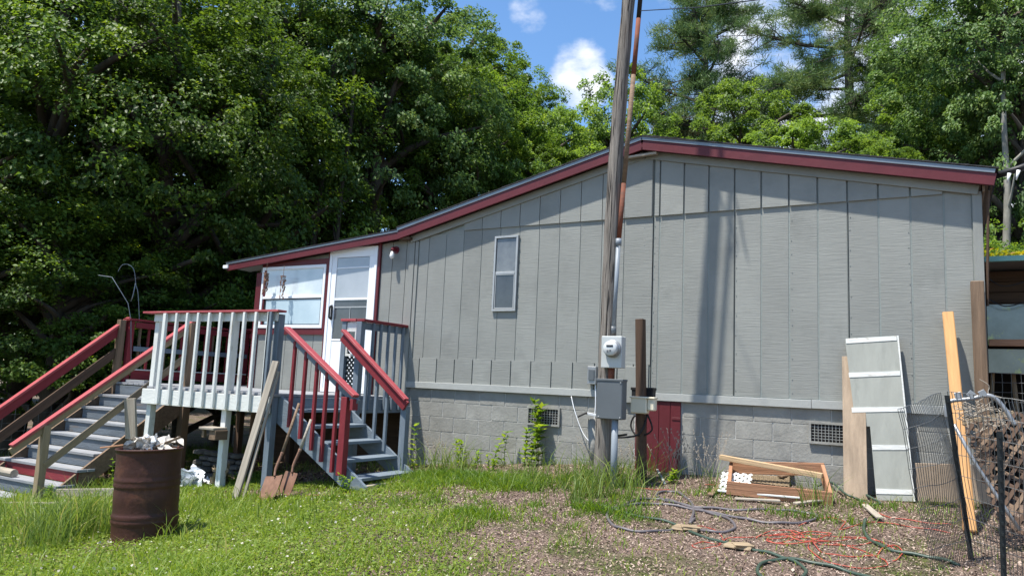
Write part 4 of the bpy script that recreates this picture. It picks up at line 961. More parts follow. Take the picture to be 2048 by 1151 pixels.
# galvanised gate frame tube and brace
gt = thing('gate_frame', (3.2, -1.6, -1), 'galvanised tubular gate frame with a diagonal brace leaning at the right', 'gate')
yg = -1.75
tube('top_tube', smooth_path([onY(1893, 835, yg), onY(1893, 812, yg), onY(1903, 801, yg), onY(1940, 797, yg), onY(1975, 790, yg), onY(1995, 800, yg), onY(2015, 825, yg), onY(2030, 850, yg)], 5), .017, 'galv', gt, 10)
tube('brace_tube', [onY(1908, 848, yg), onY(1950, 925, yg+.03), onY(2000, 1000, yg), onY(2040, 1060, yg-.05)], .014, 'galv', gt, 8)
V = []; F = []
for (px, py) in ((1916, 790), (1942, 788), (1965, 786)): addbox(V, F, onY(px, py, yg-.01), (.05, .012, .05), .004, Matrix.Rotation(px*.7, 3, 'Y'))
mesh('tube_clamp', V, F, 'galv', gt)
# tangle of wire and dry stems at the gate
V = []; F = []; rr = random.Random(9); c0 = onY(1960, 815, -1.55)
for i in range(42):
    p = c0+Vector((rr.uniform(-.16, .16), rr.uniform(-.06, .06), rr.uniform(-.12, .06))); pts = [p]
    for k in range(3): p = p+Vector((rr.uniform(-.1, .1), rr.uniform(-.03, .03), rr.uniform(-.07, .07))); pts.append(p)
    addtube(V, F, smooth_path(pts, 3), .003, 4, False)
props(mesh('dry_tangle', V, F, 'greywood', kind='stuff'), 'tangle of dry stems and wire caught on the gate frame', 'dry stems')
# dark lattice panel
lp0 = onY(1925, 845, -1.35); lp1 = onY(2028, 825, -1.30)
LT = thing('lattice_panel', (3.5, -1.6, -1), 'dark weathered wooden lattice panel with a pale top batten leaning by the gate', 'lattice')
beam('top_batten', lp0, lp1, .02, .04, 'tan', LT)
ux = (lp1-lp0).normalized(); dwn = Vector((.28, -.45, -1)).normalized(); nn = ux.cross(dwn).normalized()
rotl = Matrix((ux, dwn, nn)).transposed()
for s_ in (-1, 1):
    for k in range(-10, 20):
        x0_ = k*.10; pts_ = []
        Lx, Ly = .75, .95
        if s_ == 1: a0, a1 = max(0, -x0_), min(Ly, Lx-x0_)
        else: a0, a1 = max(0, x0_-Lx), min(Ly, x0_)
        if a1-a0 < .08: continue
        p = Vector((x0_+s_*a0, a0, s_*.006)); p2 = Vector((x0_+s_*a1, a1, s_*.006)); d = p2-p
        an = math.atan2(d.y, d.x)
        piece('lattice_slat', (round(d.length, 2), .028, .006), Matrix.Translation(lp0+rotl @ ((p+p2)/2)) @ (rotl @ Matrix.Rotation(an, 3, 'Z')).to_4x4(), 'darkwood' if (k % 3) else 'oldwood', LT, 0)
# ------------------------------------------------------------------ covered porch at the right
CP = thing('covered_porch', (4.5, 1.5, -.95), 'covered side porch with green metal roof edge and dark boards at the far right', 'porch')
e0 = onY(1966, 521, .30)
box('roof_edge', (3.40, .25, e0.z-.02), (7.5, .30, e0.z+.035), 'greenmetal', CP)
box('roof', (3.40, .31, e0.z+.0), (7.5, 3.6, e0.z+.03), 'galv', CP, 0)
for k in range(5): box('header_board', (3.40, .95+.01*k, e0.z-.02-.115*(k+1)+.004), (7.5, .99+.01*k, e0.z-.02-.115*k), 'darkwood', CP)
zm = onY(1985, 605, .45).z
box('plastic_sheet', (3.42, .62, onY(1985, 690, .6).z), (7.4, .63, zm), 'panegreen', CP, 0)
zr_ = onY(1985, 686, .5).z; box('middle_rail', (3.42, .45, zr_-.03), (7.4, .50, zr_+.04), 'frame', CP)
box('lower_sheet', (3.42, .64, zr_-.30), (7.4, .65, zr_-.05), 'panegreen', CP, 0)
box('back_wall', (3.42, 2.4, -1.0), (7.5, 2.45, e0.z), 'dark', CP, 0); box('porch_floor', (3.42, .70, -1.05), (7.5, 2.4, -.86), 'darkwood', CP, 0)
for (qa, qb, qc, ql) in (((1968, 548), (2005, 572), (2060, 560), 'upper'), ((1968, 592), (2010, 612), (2060, 600), 'lower')):
    props(tube('light_string', smooth_path([onY(*q_, .42) for q_ in (qa, qb, qc)], 6), .006, 'black', n=5), ql+' dark light string sagging under the green porch roof edge', 'light string')
stl = thing('stool', (4.0, .95, -.86), 'wooden stool standing in the dark porch behind the wire panel', 'stool')
a = onY(2005, 735, .95)
V = []; F = []; addtube(V, F, [(a.x, .95, a.z-.03), (a.x, .95, a.z)], .16, 16); mesh('seat', V, F, 'oldwood', stl)
for (sx, sy) in ((-1, -1), (1, -1), (-1, 1), (1, 1)): beam('leg', (a.x+sx*.17, .95+sy*.14, -.86), (a.x+sx*.09, .95+sy*.09, a.z-.03), .03, .03, 'tan', stl, upv=(0, 1, 0))
beam('rung', (a.x-.13, .83, -.35), (a.x+.13, .83, -.35), .02, .02, 'tan', stl)
V = []; F = []; addbox(V, F, (4.75, .9, -.35), (.5, .3, .8), .06); addbox(V, F, (4.65, .8, .05), (.25, .2, .2), .05); props(mesh('purple_bag', V, F, 'purple'), 'dark purple bag standing in the porch right of the stool', 'bag')
V = []; F = []; addbox(V, F, (4.0, .15, -.45), (.5, .3, .30), .05); addbox(V, F, (4.0, .15, -.28), (.56, .36, .03), .01); props(mesh('red_tub', V, F, 'wine'), 'dark red plastic tub outside the porch behind the lattice panel', 'tub')
# black gutter arm at the right eave
ga = thing('gutter_arm', (3.6, .1, 2.2), 'black corrugated drain pipe rising right from the roof corner', 'drain pipe')
p0 = onY(1988, 352, .0); p1 = onY(2090, 318, .0); tube('pipe', [p0, p0.lerp(p1, .5)+Vector((0, 0, -.01)), p1], .035, 'black', ga, 10)
for k in range(4): tube('tag', [p0.lerp(p1, .3+.18*k)+Vector((0, -.02, -.03)), p0.lerp(p1, .25+.18*k)+Vector((0, -.02, -.12))], [.02, .006], 'white', ga, 6)
tube('strut', [p0+Vector((-.02, 0, .02)), p0+Vector((-.05, -.05, -.15))], .012, 'black', ga, 6)

# ------------------------------------------------------------------ foliage makers
def leaf_arrays(C, Nrm, Tip, size, rng, fold=.25, wr=.62):
    # C (n,3), Nrm normals, Tip tip directions, size (n,)
    n = len(C); Tip = Tip-Nrm*np.sum(Tip*Nrm, 1, keepdims=True); Tip /= np.linalg.norm(Tip, axis=1, keepdims=True)+1e-9
    S = np.cross(Nrm, Tip); s = size[:, None]
    A = C-Tip*s*.5; B = C+Tip*s*.5; Lf = C+S*s*wr*.5+Nrm*s*fold*.5-Tip*s*.08; Rg = C-S*s*wr*.5+Nrm*s*fold*.5-Tip*s*.08
    V = np.stack([A, Lf, B, Rg], 1).reshape(-1, 3); i = np.arange(n)*4
    F = np.concatenate([np.stack([i, i+2, i+1], 1), np.stack([i, i+3, i+2], 1)])
    return V, F
def unit(v): return v/(np.linalg.norm(v, axis=-1, keepdims=True)+1e-9)
def crown_mesh(name, seed, mname, nclump=170, per=150, leaf=.13, flat=.45, rc=(.10, .20), zlow=-.75, holes=.0):
    """unit crown of radius about 1; leaf size given in crown units"""
    rng = np.random.default_rng(seed); d = unit(rng.normal(size=(nclump, 3))); d[:, 2] = np.where(d[:, 2] < zlow, -d[:, 2]*.6, d[:, 2])
    lob = unit(rng.normal(size=(9, 3))); bump = 1+.22*np.max(d @ lob.T, 1)-.14
    rad = np.where(rng.random(nclump) < .68, rng.uniform(.78, 1.0, nclump), rng.uniform(.3, .75, nclump))*bump
    cc = d*rad[:, None]
    Cs = []; Ns = []; Ts = []; tn = []
    for i in range(nclump):
        r_ = rng.uniform(*rc); k = int(per*rng.uniform(.6, 1.35)); p = rng.normal(size=(k, 3)); p = unit(p)*(rng.random((k, 1))**.45); p[:, 2] *= flat
        p = p*r_; p[:, 2] -= .35*(p[:, 0]**2+p[:, 1]**2)/r_       # boughs droop at the rim
        Cs.append(cc[i]+p); out = unit(cc[i]+p*2); nn = unit(out*.45+np.array([0, 0, .75])+rng.normal(size=(k, 3))*.42); Ns.append(nn)
        Ts.append(unit(out+np.array([0, 0, -.5])+rng.normal(size=(k, 3))*.6)); tn.append(np.clip(rng.uniform(.1, .65)+rng.normal(size=k)*.16, 0, 1))
    Cs = np.concatenate(Cs); Ns = np.concatenate(Ns); Ts = np.concatenate(Ts); tn = np.concatenate(tn)
    V, F = leaf_arrays(Cs, Ns, Ts, leaf*rng.uniform(.6, 1.25, len(Cs)), rng)
    return npmesh(name, V, F, mname, np.repeat(tn, 4)), cc
def trunk_mesh(name, cc, base, top, r_, mname, seed=0, nl=16):
    """trunk from base height to crown centre (crown units) plus limbs into the clumps"""
    rr = random.Random(seed); V = []; F = []
    pts = [Vector((rr.uniform(-.03, .03), rr.uniform(-.03, .03), base+(top-base)*k/6)) for k in range(7)]
    addtube(V, F, smooth_path(pts, 3), [r_*(1-.6*i/18) for i in range(19)], 8)
    idx = list(range(len(cc))); rr.shuffle(idx)
    for i in idx[:nl]:
        e = Vector(cc[i]); s = Vector((0, 0, max(base*.5, min(top, e.z-.35)))) ; mpt = s.lerp(e, .5)+Vector((rr.uniform(-.08, .08), rr.uniform(-.08, .08), .06))
        q_ = smooth_path([s, mpt, e], 4); addtube(V, F, q_, [r_*.45*(1-.85*k/8) for k in range(9)], 5, False)
    me = bpy.data.meshes.new(name); me.from_pydata(V, [], F); me.materials.append(M[mname]); me.polygons.foreach_set('use_smooth', [True]*len(me.polygons)); me.update(); return me
def pine_mesh(seed, mname, nb=46, tuft=34, sub=11, nl=.10, droop=.0, zs=(-.25, 1.0), spread=.55, sparse=1.0):
    rng = np.random.default_rng(seed); rr = random.Random(seed); V = []; F = []; cent = []; dirs = []
    addtube(V, F, [(0, 0, -1.6), (.01, 0, -.4), (-.01, .01, .4), (0, 0, 1.05)], [.045, .038, .025, .006], 8)
    for i in range(nb):
        z = zs[0]+(zs[1]-zs[0])*(i/nb)**.9; a = i*2.4+rr.uniform(-.4, .4); ln = spread*(1-.75*max(0, (z-.15)/.9))*rr.uniform(.6, 1.1)
        if rr.random() > sparse: continue
        e = Vector((math.cos(a)*ln, math.sin(a)*ln, z+ln*rr.uniform(-.05, .35)-droop*ln)); s = Vector((0, 0, z)); mpt = s.lerp(e, .5)+Vector((rr.uniform(-.03, .03), rr.uniform(-.03, .03), -.04*ln))
        q_ = smooth_path([s, mpt, e], 4); addtube(V, F, q_, [.013*(1-.8*k/8) for k in range(9)], 5, False)
        for k in range(sub):
            t = rr.uniform(.35, 1.0); p = s.lerp(mpt, t*2) if t < .5 else mpt.lerp(e, t*2-1)
            off = Vector((rr.gauss(0, 1), rr.gauss(0, 1), rr.gauss(0, .45)))*ln*.17; c_ = p+off+Vector((0, 0, .02))
            addtube(V, F, [p, c_], [.004, .002], 3, False); cent.append(tuple(c_)); d_ = (c_-s); d_.z = abs(d_.z)*.3+.25*d_.length; dirs.append(tuple(d_.normalized()))
    me = bpy.data.meshes.new('trunk'); me.from_pydata(V, [], F); me.materials.append(M['bark']); me.update()
    cent = np.repeat(np.array(cent), tuft, 0); dirs = np.repeat(np.array(dirs), tuft, 0); n = len(cent)
    cent = cent+rng.normal(size=(n, 3))*np.array([.028, .028, .012])
    tip = unit(dirs*.6+rng.normal(size=(n, 3))*.6); S = unit(np.cross(tip, rng.normal(size=(n, 3))))*.0021; ln = nl*rng.uniform(.6, 1.2, (n, 1))*.75
    Vn = np.stack([cent-S, cent+S, cent+tip*ln], 1).reshape(-1, 3); Fn = np.arange(n*3).reshape(-1, 3)
    tn = np.clip(np.repeat(rng.uniform(.1, .8, n//tuft), tuft)+rng.normal(size=n)*.12, 0, 1)
    return me, npmesh('crown', Vn, Fn, mname, np.repeat(tn, 3))

CR = {}
for key, seed, mname, kw in (('dark0', 11, 'leafdark', dict(nclump=330, per=190, leaf=.028, rc=(.06, .18))), ('dark1', 12, 'leafdark', dict(nclump=330, per=190, leaf=.028, rc=(.06, .18))),
                             ('mid0', 13, 'leafmid', dict(nclump=280, per=170, leaf=.031, rc=(.06, .17))), ('mid1', 14, 'leafmid', dict(nclump=300, per=150, leaf=.032, rc=(.06, .15))),
                             ('light0', 15, 'leaflight', dict(nclump=210, per=190, leaf=.040, flat=.38, rc=(.09, .17))), ('oak0', 16, 'leafoak', dict(nclump=280, per=150, leaf=.032, rc=(.06, .17))),
                             ('shrub0', 17, 'shrubyellow', dict(nclump=60, per=60, leaf=.11, rc=(.2, .3)))):
    cm_, cc_ = crown_mesh('crown', seed, mname, **kw); tm_ = trunk_mesh('trunk', cc_, -2.1, .45, .085 if key != 'shrub0' else .03, 'bark', seed, 26); CR[key] = (cm_, tm_)
pm0, pc0 = pine_mesh(21, 'needle', nb=44, sparse=.8, spread=.66, sub=26, tuft=80, nl=.055)
pm1_, pc1 = pine_mesh(22, 'needle', nb=30, sub=44, tuft=90, droop=.10, spread=.85, nl=.06, zs=(-.65, 1.0))
pm2, pc2 = pine_mesh(23, 'needlebrown', nb=70, sub=44, tuft=70, nl=.055, droop=.05, spread=.5, zs=(-.8, 1.0))
CR['pine0'] = (pc0, pm0); CR['pine1'] = (pc1, pm1_); CR['pine2'] = (pc2, pm2)
def tree(key, px, dist, zc, sx, sz, label, rot=None, group='trees of the wood edge', name='tree', cat='tree', trunk=True):
    """crown centre at bearing of image column px, dist metres away, height zc"""
    b_ = yaw+math.atan((px-1024)/1499.3); x = CAM.x+dist*math.sin(b_); y = CAM.y+dist*math.cos(b_)
    zg = gz0(x, y)
    t = thing(name, (x, y, zg), label, cat, group)
    rz = random.uniform(0, 6.28) if rot is None else rot
    Mw = Matrix.Translation((x, y, zc)) @ Matrix.Rotation(rz, 4, 'Z') @ Matrix.Diagonal((sx, sx, sz, 1))
    cmesh, tmesh = CR[key]
    o = bpy.data.objects.new('crown', cmesh); place(o, Mw, t)
    if trunk: o = bpy.data.objects.new('trunk', tmesh); place(o, Mw, t)
    return t
GT = 'trees along the wood edge behind the house'
# left wood edge, near
tree('dark0', 60, 18.5, 4.6, 3.9, 4.3, 'big dark maple filling the far left above the long steps')
tree('dark1', 300, 18.0, 5.2, 3.6, 3.9, 'dark maple with sunlit sprays above the shepherd hook')
tree('dark0', 470, 19.5, 4.2, 3.5, 4.6, 'dark maple rising directly behind the red back rail')
tree('mid0', 180, 22.5, 9.5, 4.2, 4.2, 'taller maple whose crown leaves the top at far left')
tree('dark1', 560, 22.5, 9.2, 3.9, 4.2, 'tall maple with yellowish top left of the open dark trunks')
tree('oak0', 400, 27, 10, 5, 5, 'tall tree seen between the two dark maples at left')
tree('dark0', -60, 22, 6.5, 4.5, 5.5, 'dark tree cut off by the left edge of the view')
tree('oak0', 730, 21.5, 8.0, 3.6, 4.6, 'tall dark leaved tree with bare lower trunk left of the sky gap')
tree('dark1', 650, 23.5, 3.8, 3.4, 4.2, 'dark low crowned tree directly behind the porch roof')
tree('dark0', 820, 23.5, 6.8, 3.2, 4.4, 'dense tree above the step in the red eave')
tree('mid0', 850, 28, 9.6, 4.2, 4.0, 'mid green tree whose top slopes down to the sky gap')
tree('mid1', 985, 29, 9.6, 2.9, 3.6, 'rounded green tree top against the sky left of the cloud')
tree('mid1', 930, 23, 6.2, 2.8, 3.6, 'green tree with drooping sprays above the middle of the left eave')
tree('light0', 1075, 25, 6.6, 2.3, 3.0, 'bright yellow green tree left of the pole above the eave')
tree('mid0', 1125, 31, 7.6, 2.6, 3.2, 'pale green tree below the small white cloud')
tree('light0', 1222, 27, 7.6, 2.5, 4.1, 'light green tree hidden partly behind the utility pole')
tree('mid1', 1290, 25, 5.6, 2.2, 2.7, 'small green tree right behind the roof apex')
tree('mid0', 1040, 30, 8.9, 2.4, 3.4, 'narrow green tree standing out against the blue sky', rot=1.0)
tree('mid1', 900, 31, 11.6, 3.4, 4.0, 'high green tree whose side slopes down to the blue sky', rot=2.5)
tree('light0', 1150, 24, 5.4, 2.0, 2.4, 'yellow green tree low above the left eave near the pole', rot=3.3)
# understory at left
tree('dark1', 120, 16.6, .6, 2.6, 2.3, 'dark undergrowth tree low behind the handrails at far left')
tree('dark0', 380, 18.6, .4, 2.8, 2.4, 'dark undergrowth tree low behind the red back rail')
tree('mid0', 470, 20, .5, 2.2, 2.2, 'green undergrowth bush between the rail and the porch corner')
tree('dark1', 220, 19.5, 1.5, 3.4, 3.0, 'shaded bushy tree behind the shepherd hook')
tree('dark0', -120, 17.5, 1.5, 3.2, 3.2, 'shaded bushy tree at the left border behind the steps')
# right side
tree('pine0', 1412, 30, 9.6, 5.6, 7.2, 'open crowned pine with reddish trunk right of the pole', rot=.6, name='pine_tree')
tree('pine2', 1335, 32, 6.2, 4.2, 5.6, 'dense dull green pine between the pole and the tall pine', rot=1.2, name='pine_tree')
tree('pine2', 1450, 34, 4.6, 4.2, 4.6, 'dull pine low behind the light green maple', rot=2.2, name='pine_tree')
tree('pine1', 1712, 27, 10.2, 4.8, 5.4, 'large dark green pine with spreading boughs above the right roof', rot=.3, name='pine_tree')
tree('light0', 1500, 21.5, 6.0, 2.1, 2.9, 'bright yellow green maple above the right roof slope')
tree('light0', 1620, 19.5, 4.9, 1.9, 2.1, 'lower bright green maple in front of the large pine', rot=2.0)
tree('light0', 1830, 22, 5.6, 1.9, 2.9, 'yellow green tree right of the large pine trunk', rot=4.0)
tree('light0', 1735, 18.5, 4.2, 1.6, 1.6, 'small bright green tree just over the right roof slope', rot=5.0)
tree('mid1', 1730, 26, 5.2, 2.6, 3.0, 'mid green tree filling behind the lower maple')
tree('oak0', 1945, 24, 8.2, 2.4, 4.2, 'tall grey green oak at the right above the roof end')
tree('oak0', 1905, 21, 4.4, 2.0, 2.8, 'darker oak low above the right end of the roof', rot=3)
tree('oak0', 2070, 20, 5.6, 2.3, 4.4, 'oak crown cut by the right edge')
tree('oak0', 2015, 21, 8.6, 2.7, 3.2, 'high oak crown leaving the top at the right edge', rot=1.5)
tree('mid1', 1885, 28, 9.6, 2.7, 3.6, 'green tree between the large pine and the right oak', rot=.5)
tree('pine2', 1372, 31, 5.6, 4.4, 5.0, 'dull brownish pine filling the space left of the tall pine trunk', rot=4.2, name='pine_tree')
tree('mid0', 2010, 22, 2.8, 2.6, 2.6, 'green tree behind the covered porch roof')
tree('shrub0', 2012, 14.2, 1.75, .85, .75, 'yellow leaved shrub above the green porch roof edge', name='shrub', cat='shrub')
tree('mid1', 2120, 16, 1.2, 2.0, 2.2, 'green bush right of the yellow shrub', name='shrub', cat='shrub')
# distant wood closing the view: one mass
def woods():
    rng = np.random.default_rng(5); V = []; F = []; T_ = []; n0 = 0
    for bdeg in np.arange(-78, 20, 1.1):
        for lay in range(2):
            d = 38+lay*7+rng.uniform(-3, 3); b_ = math.radians(bdeg+rng.uniform(-.6, .6)); x = CAM.x+d*math.sin(b_); y = CAM.y+d*math.cos(b_); top = rng.uniform(6, 8.5) if bdeg > -26 or bdeg < -36 else 4.5
            if bdeg < -42: top += 4
            k = 620; p = rng.normal(size=(k, 3)); p = unit(p)*rng.random((k, 1))**.4*np.array([2.2, 2.2, (top+1.5)/2]); c_ = p+np.array([x, y, (top-1.5)/2])
            nn = unit(rng.normal(size=(k, 3))*.5+np.array([0, -.4, .8])); tt = unit(rng.normal(size=(k, 3))+np.array([0, 0, -.4]))
            v, f = leaf_arrays(c_, nn, tt, rng.uniform(.25, .55, k), rng); V.append(v); F.append(f+n0); n0 += len(v); T_.append(np.repeat(np.clip(rng.uniform(.1, .5)+rng.normal(size=k)*.12, 0, 1), 4))
    me = npmesh('distant_woods', np.concatenate(V), np.concatenate(F), 'leafmid', np.concatenate(T_)); o = bpy.data.objects.new('distant_woods', me); place(o, Matrix.Identity(4)); props(o, 'mass of distant woodland closing the view behind the trees', 'woodland', kind='stuff')
woods()
# pale and dark bare trunks
def trunk_thing(px, dist, z1, r_, m_, label, lean=0.0):
    b_ = yaw+math.atan((px-1024)/1499.3); x = CAM.x+dist*math.sin(b_); y = CAM.y+dist*math.cos(b_); zg = gz0(x, y); V = []; F = []
    pts = smooth_path([(x+lean*k+random.uniform(-.06, .06), y, zg+(z1-zg)*k/6) for k in range(7)], 3); addtube(V, F, pts, [r_*(1-.6*i/18) for i in range(19)], 8)
    for k in range(5):
        s = pts[9+k*2]; e = s+Vector((random.uniform(-1, 1), random.uniform(-.4, .4), random.uniform(.5, 1.2))); addtube(V, F, smooth_path([s, s.lerp(e, .5)+Vector((0, 0, -.08)), e], 3), [r_*.4*(1-.8*i/6) for i in range(7)], 5)
    props(mesh('bare_tree', V, F, m_, smooth=True), label, 'tree', 'bare stems standing in the wood edge')
trunk_thing(2005, 19, 7.5, .11, 'palebark', 'pale bare tree trunk at the right above the porch', .05)
trunk_thing(1955, 20, 5.0, .07, 'palebark', 'thin pale trunk left of the pale bare trunk')
for px, ds, r_, lb in ((608, 20.5, .13, 'dark upright trunk behind the porch roof, left of three'), (655, 20, .10, 'dark leaning trunk behind the porch roof, middle of three'), (705, 22, .12, 'dark trunk behind the porch roof, right of three'), (150, 18, .10, 'dark thin trunk in the shade at far left')):
    trunk_thing(px, ds, 8.5, r_, 'bark', lb, .06)

# ------------------------------------------------------------------ ground cover
def sstep(a, b_, x): t = np.clip((x-a)/(b_-a), 0, 1); return t*t*(3-2*t)
rng = np.random.default_rng(2)
def gznp(x, y): return np.array([gz(float(a), float(b_)) for a, b_ in zip(x, y)])
def fnoise(x, y, s, o=0): return np.array([noise.noise(Vector((float(a)*s, float(b_)*s, o))) for a, b_ in zip(x, y)])
ALLOW = []
def lawn_density(x, y):
    # u: along the front of the lawn; bare mulch toward the right
    edge = (x-(-.2))*.55+(y+3.4)*.45                 # >0 toward the mulch
    d = 1-sstep(-1.3, .35, edge)
    d = np.where(y > -2.0-.25*(x+4), d*.75, d)
    for (cx, cy, rx, ry, a) in BARE: d = d*(1-a*np.exp(-((x-cx)/rx)**2-((y-cy)/ry)**2))
    return d
BARE = [(gnd(px, py).x, gnd(px, py).y, rx, ry, a) for px, py, rx, ry, a in ((600, 990, .75, .22, 1), (520, 985, .5, .18, .9), (860, 1000, .5, .25, .9), (760, 1010, .4, .15, .6), (700, 975, .4, .2, .7))]
def grass_field(name, n, x0, x1, ya, yb, hgt, wid, mname, dens, label, lean=.45, hv=.5, seed=1, pb=.75, pa=1.1):
    rng = np.random.default_rng(seed); x = rng.uniform(x0, x1, n); y = rng.uniform(ya, yb, n); pr = dens(x, y); keep = rng.random(n) < pr; x, y = x[keep], y[keep]
    ns = fnoise(x, y, 1.1, 2.0); ns2 = fnoise(x, y, 4.0, 7.0); keep = rng.random(len(x)) < np.clip(pb+ns*pa+ns2*pa*.7, .04, 1); x, y, ns, ns2 = x[keep], y[keep], ns[keep], ns2[keep]
    z = gznp(x, y); n = len(x); h = hgt*(1-hv+2*hv*rng.random(n))*(1+.8*ns)
    a = rng.uniform(0, 6.28, n); l = lean*rng.uniform(.2, 1.4, n)*h; dx, dy = np.cos(a)*l, np.sin(a)*l; b_ = rng.uniform(0, 6.28, n); wx, wy = np.cos(b_)*wid, np.sin(b_)*wid
    base = np.stack([x, y, z-.005], 1); W_ = np.stack([wx, wy, 0*wx], 1); mid = base+np.stack([dx*.35, dy*.35, h*.6], 1); tip = base+np.stack([dx, dy, h*.92], 1)
    V = np.stack([base-W_*.5, base+W_*.5, mid-W_*.45, mid+W_*.45, tip], 1).reshape(-1, 3); i = np.arange(n)*5
    F = np.concatenate([np.stack([i, i+1, i+3], 1), np.stack([i, i+3, i+2], 1), np.stack([i+2, i+3, i+4], 1)])
    tn = np.clip(.42+.28*fnoise(x, y, .8, 11)+rng.normal(size=n)*.16+(rng.random(n) < .07)*.5, 0, 1)
    me = npmesh(name, V, F, mname, np.repeat(tn, 5)); o = bpy.data.objects.new(name, me); place(o, Matrix.Identity(4)); return props(o, label, 'grass', kind='stuff')
grass_field('lawn_grass', 230000, -8.5, 1.8, -7.2, -1.6, .055, .0065, 'grass', lawn_density, 'short green lawn with clover in the left foreground', lean=.9, seed=1)
grass_field('tall_lawn_grass', 12000, -8.5, .6, -6.6, -2.4, .15, .009, 'grass', lambda x, y: np.clip(1-sstep(-4.6, -1.2, x)+.10, 0, 1)*lawn_density(x, y), 'longer grass blades around the rusty drum', lean=.7, seed=2)
def blobs(L_):
    def f(x, y):
        d = 0*x
        for (cx, cy, rx, ry, a) in L_: d = np.maximum(d, a*np.exp(-((x-cx)/rx)**2-((y-cy)/ry)**2))
        return d
    return f
gp = lambda px, py: (gnd(px, py).x, gnd(px, py).y)
tuft = []
for px, py, rx, ry, a in ((1150, 990, .45, .25, 1), (1215, 975, .30, .2, 1), (1110, 1000, .35, .2, .9), (850, 945, .45, .28, .7), (900, 950, .3, .2, .5), (60, 1060, .5, .4, .8), (120, 1080, .5, .4, .8), (1380, 975, .25, .15, .5), (1635, 1018, .14, .08, .7), (1320, 950, .2, .12, .4), (190, 1075, .5, .3, .6)):
    x_, y_ = gp(px, py); tuft.append((x_, y_, rx, ry, a))
grass_field('tall_grass', 150000, -8.5, 2.6, -5.5, -.1, .30, .0075, 'tallgrass', blobs(tuft), 'tall grass growing round the foot of the pole and the steps', lean=.75, seed=3, pb=.5, pa=2.0)
low = []
for px, py, rx, ry, a in ((900, 955, .9, .3, .9), (1010, 975, .9, .25, .9), (830, 975, .7, .3, .9), (1100, 955, .5, .25, .8), (700, 1000, .5, .3, .8), (1090, 1050, .35, .15, .6), (940, 1030, .35, .15, .8), (1310, 975, .3, .2, .5), (1140, 1015, .6, .22, 1), (900, 990, 1.0, .35, .55), (1000, 1000, .9, .25, .55), (760, 1000, .9, .3, .6), (960, 1060, .6, .25, .35), (1120, 1080, .3, .2, .25), (1850, 1000, .3, .2, .3), (1600, 1035, .5, .08, .3), (1390, 985, .35, .2, .45), (500, 960, .9, .25, .35), (1750, 1015, .3, .1, .4), (1840, 985, .3, .15, .7)):
    x_, y_ = gp(px, py); low.append((x_, y_, rx, ry, a))
grass_field('patchy_grass', 240000, -6.5, 3.4, -4.6, -.1, .07, .008, 'weed', blobs(low), 'patchy low weeds and grass on the mulch before the house', lean=1.0, seed=4, pb=.42, pa=2.4)
grass_field('edge_grass', 16000, -9.5, 3.3, -.9, .03, .10, .006, 'tallgrass', lambda x, y: .25+0*x, 'thin grass growing along the foot of the block base', lean=.7, seed=6)
grass_field('sparse_grass', 30000, -1.5, 3.4, -6, -.5, .045, .006, 'grass', lambda x, y: .16+0*x, 'scattered grass sprouts on the bare mulch', lean=1.0, seed=8)
grass_field('wood_edge_grass', 30000, -16, -8.8, -7, 3, .18, .012, 'tallgrass', lambda x, y: 1+0*x, 'rough grass in the shade behind the long steps', lean=.8, seed=9)
# clover heads and broad low leaves
def flecks(name, n, x0, x1, ya, yb, size, mname, dens, label, cat, lift=.01, seed=1, tint=(.2, .9), flatn=1.2, wr=.62, kind='stuff'):
    rng = np.random.default_rng(seed); x = rng.uniform(x0, x1, n); y = rng.uniform(ya, yb, n); k = rng.random(n) < dens(x, y); x, y = x[k], y[k]; n = len(x)
    C_ = np.stack([x, y, gznp(x, y)+rng.uniform(0, lift, n)], 1); nn = unit(rng.normal(size=(n, 3))*.5+np.array([0, 0, flatn])); tt = unit(rng.normal(size=(n, 3)))
    V, F = leaf_arrays(C_, nn, tt, size*rng.uniform(.5, 1.6, n), rng, .1, wr); me = npmesh(name, V, F, mname, np.repeat(rng.uniform(*tint, n), 4)); o = bpy.data.objects.new(name, me); place(o, Matrix.Identity(4)); props(o, label, cat, kind=kind)
flecks('clover_leaves', 150000, -8.5, 1.6, -7.2, -1.7, .022, 'grass', lawn_density, 'low clover leaves spread through the lawn', 'clover', .05, 3, (.2, .8), 1.6, .9)
M['cloverwhite'] = leafmat('clover_heads', [(.45, .42, .34), (.62, .60, .5)], .2)
flecks('clover_flowers', 2600, -7.5, 1.2, -7.0, -2.2, .020, 'cloverwhite', lawn_density, 'small whitish clover heads dotted over the lawn', 'clover', .075, 5, (0, 1), 1.0, .9)
flecks('wood_chips', 190000, -5.5, 3.8, -7.0, -.1, .021, 'chips', lambda x, y: np.clip(1.15-lawn_density(x, y), .12, 1), 'brown and grey wood chips covering the bare yard', 'mulch', .014, 4, (0, 1), 1.3, .34)
flecks('pale_chips', 1300, -2, 3.8, -6, -.1, .045, 'chips', lambda x, y: np.clip(1.0-lawn_density(x, y), .0, 1)*.7, 'larger pale bark flakes scattered on the yard', 'mulch', .02, 14, (.6, 1), 1.3, .4)
flecks('leaf_litter', 9000, -9.5, -3.6, -3.2, 1.5, .05, 'chips', lambda x, y: .6+0*x, 'dead leaves on the dark soil under the deck', 'leaf litter', .02, 15, (0, .5), 1.2, .6)

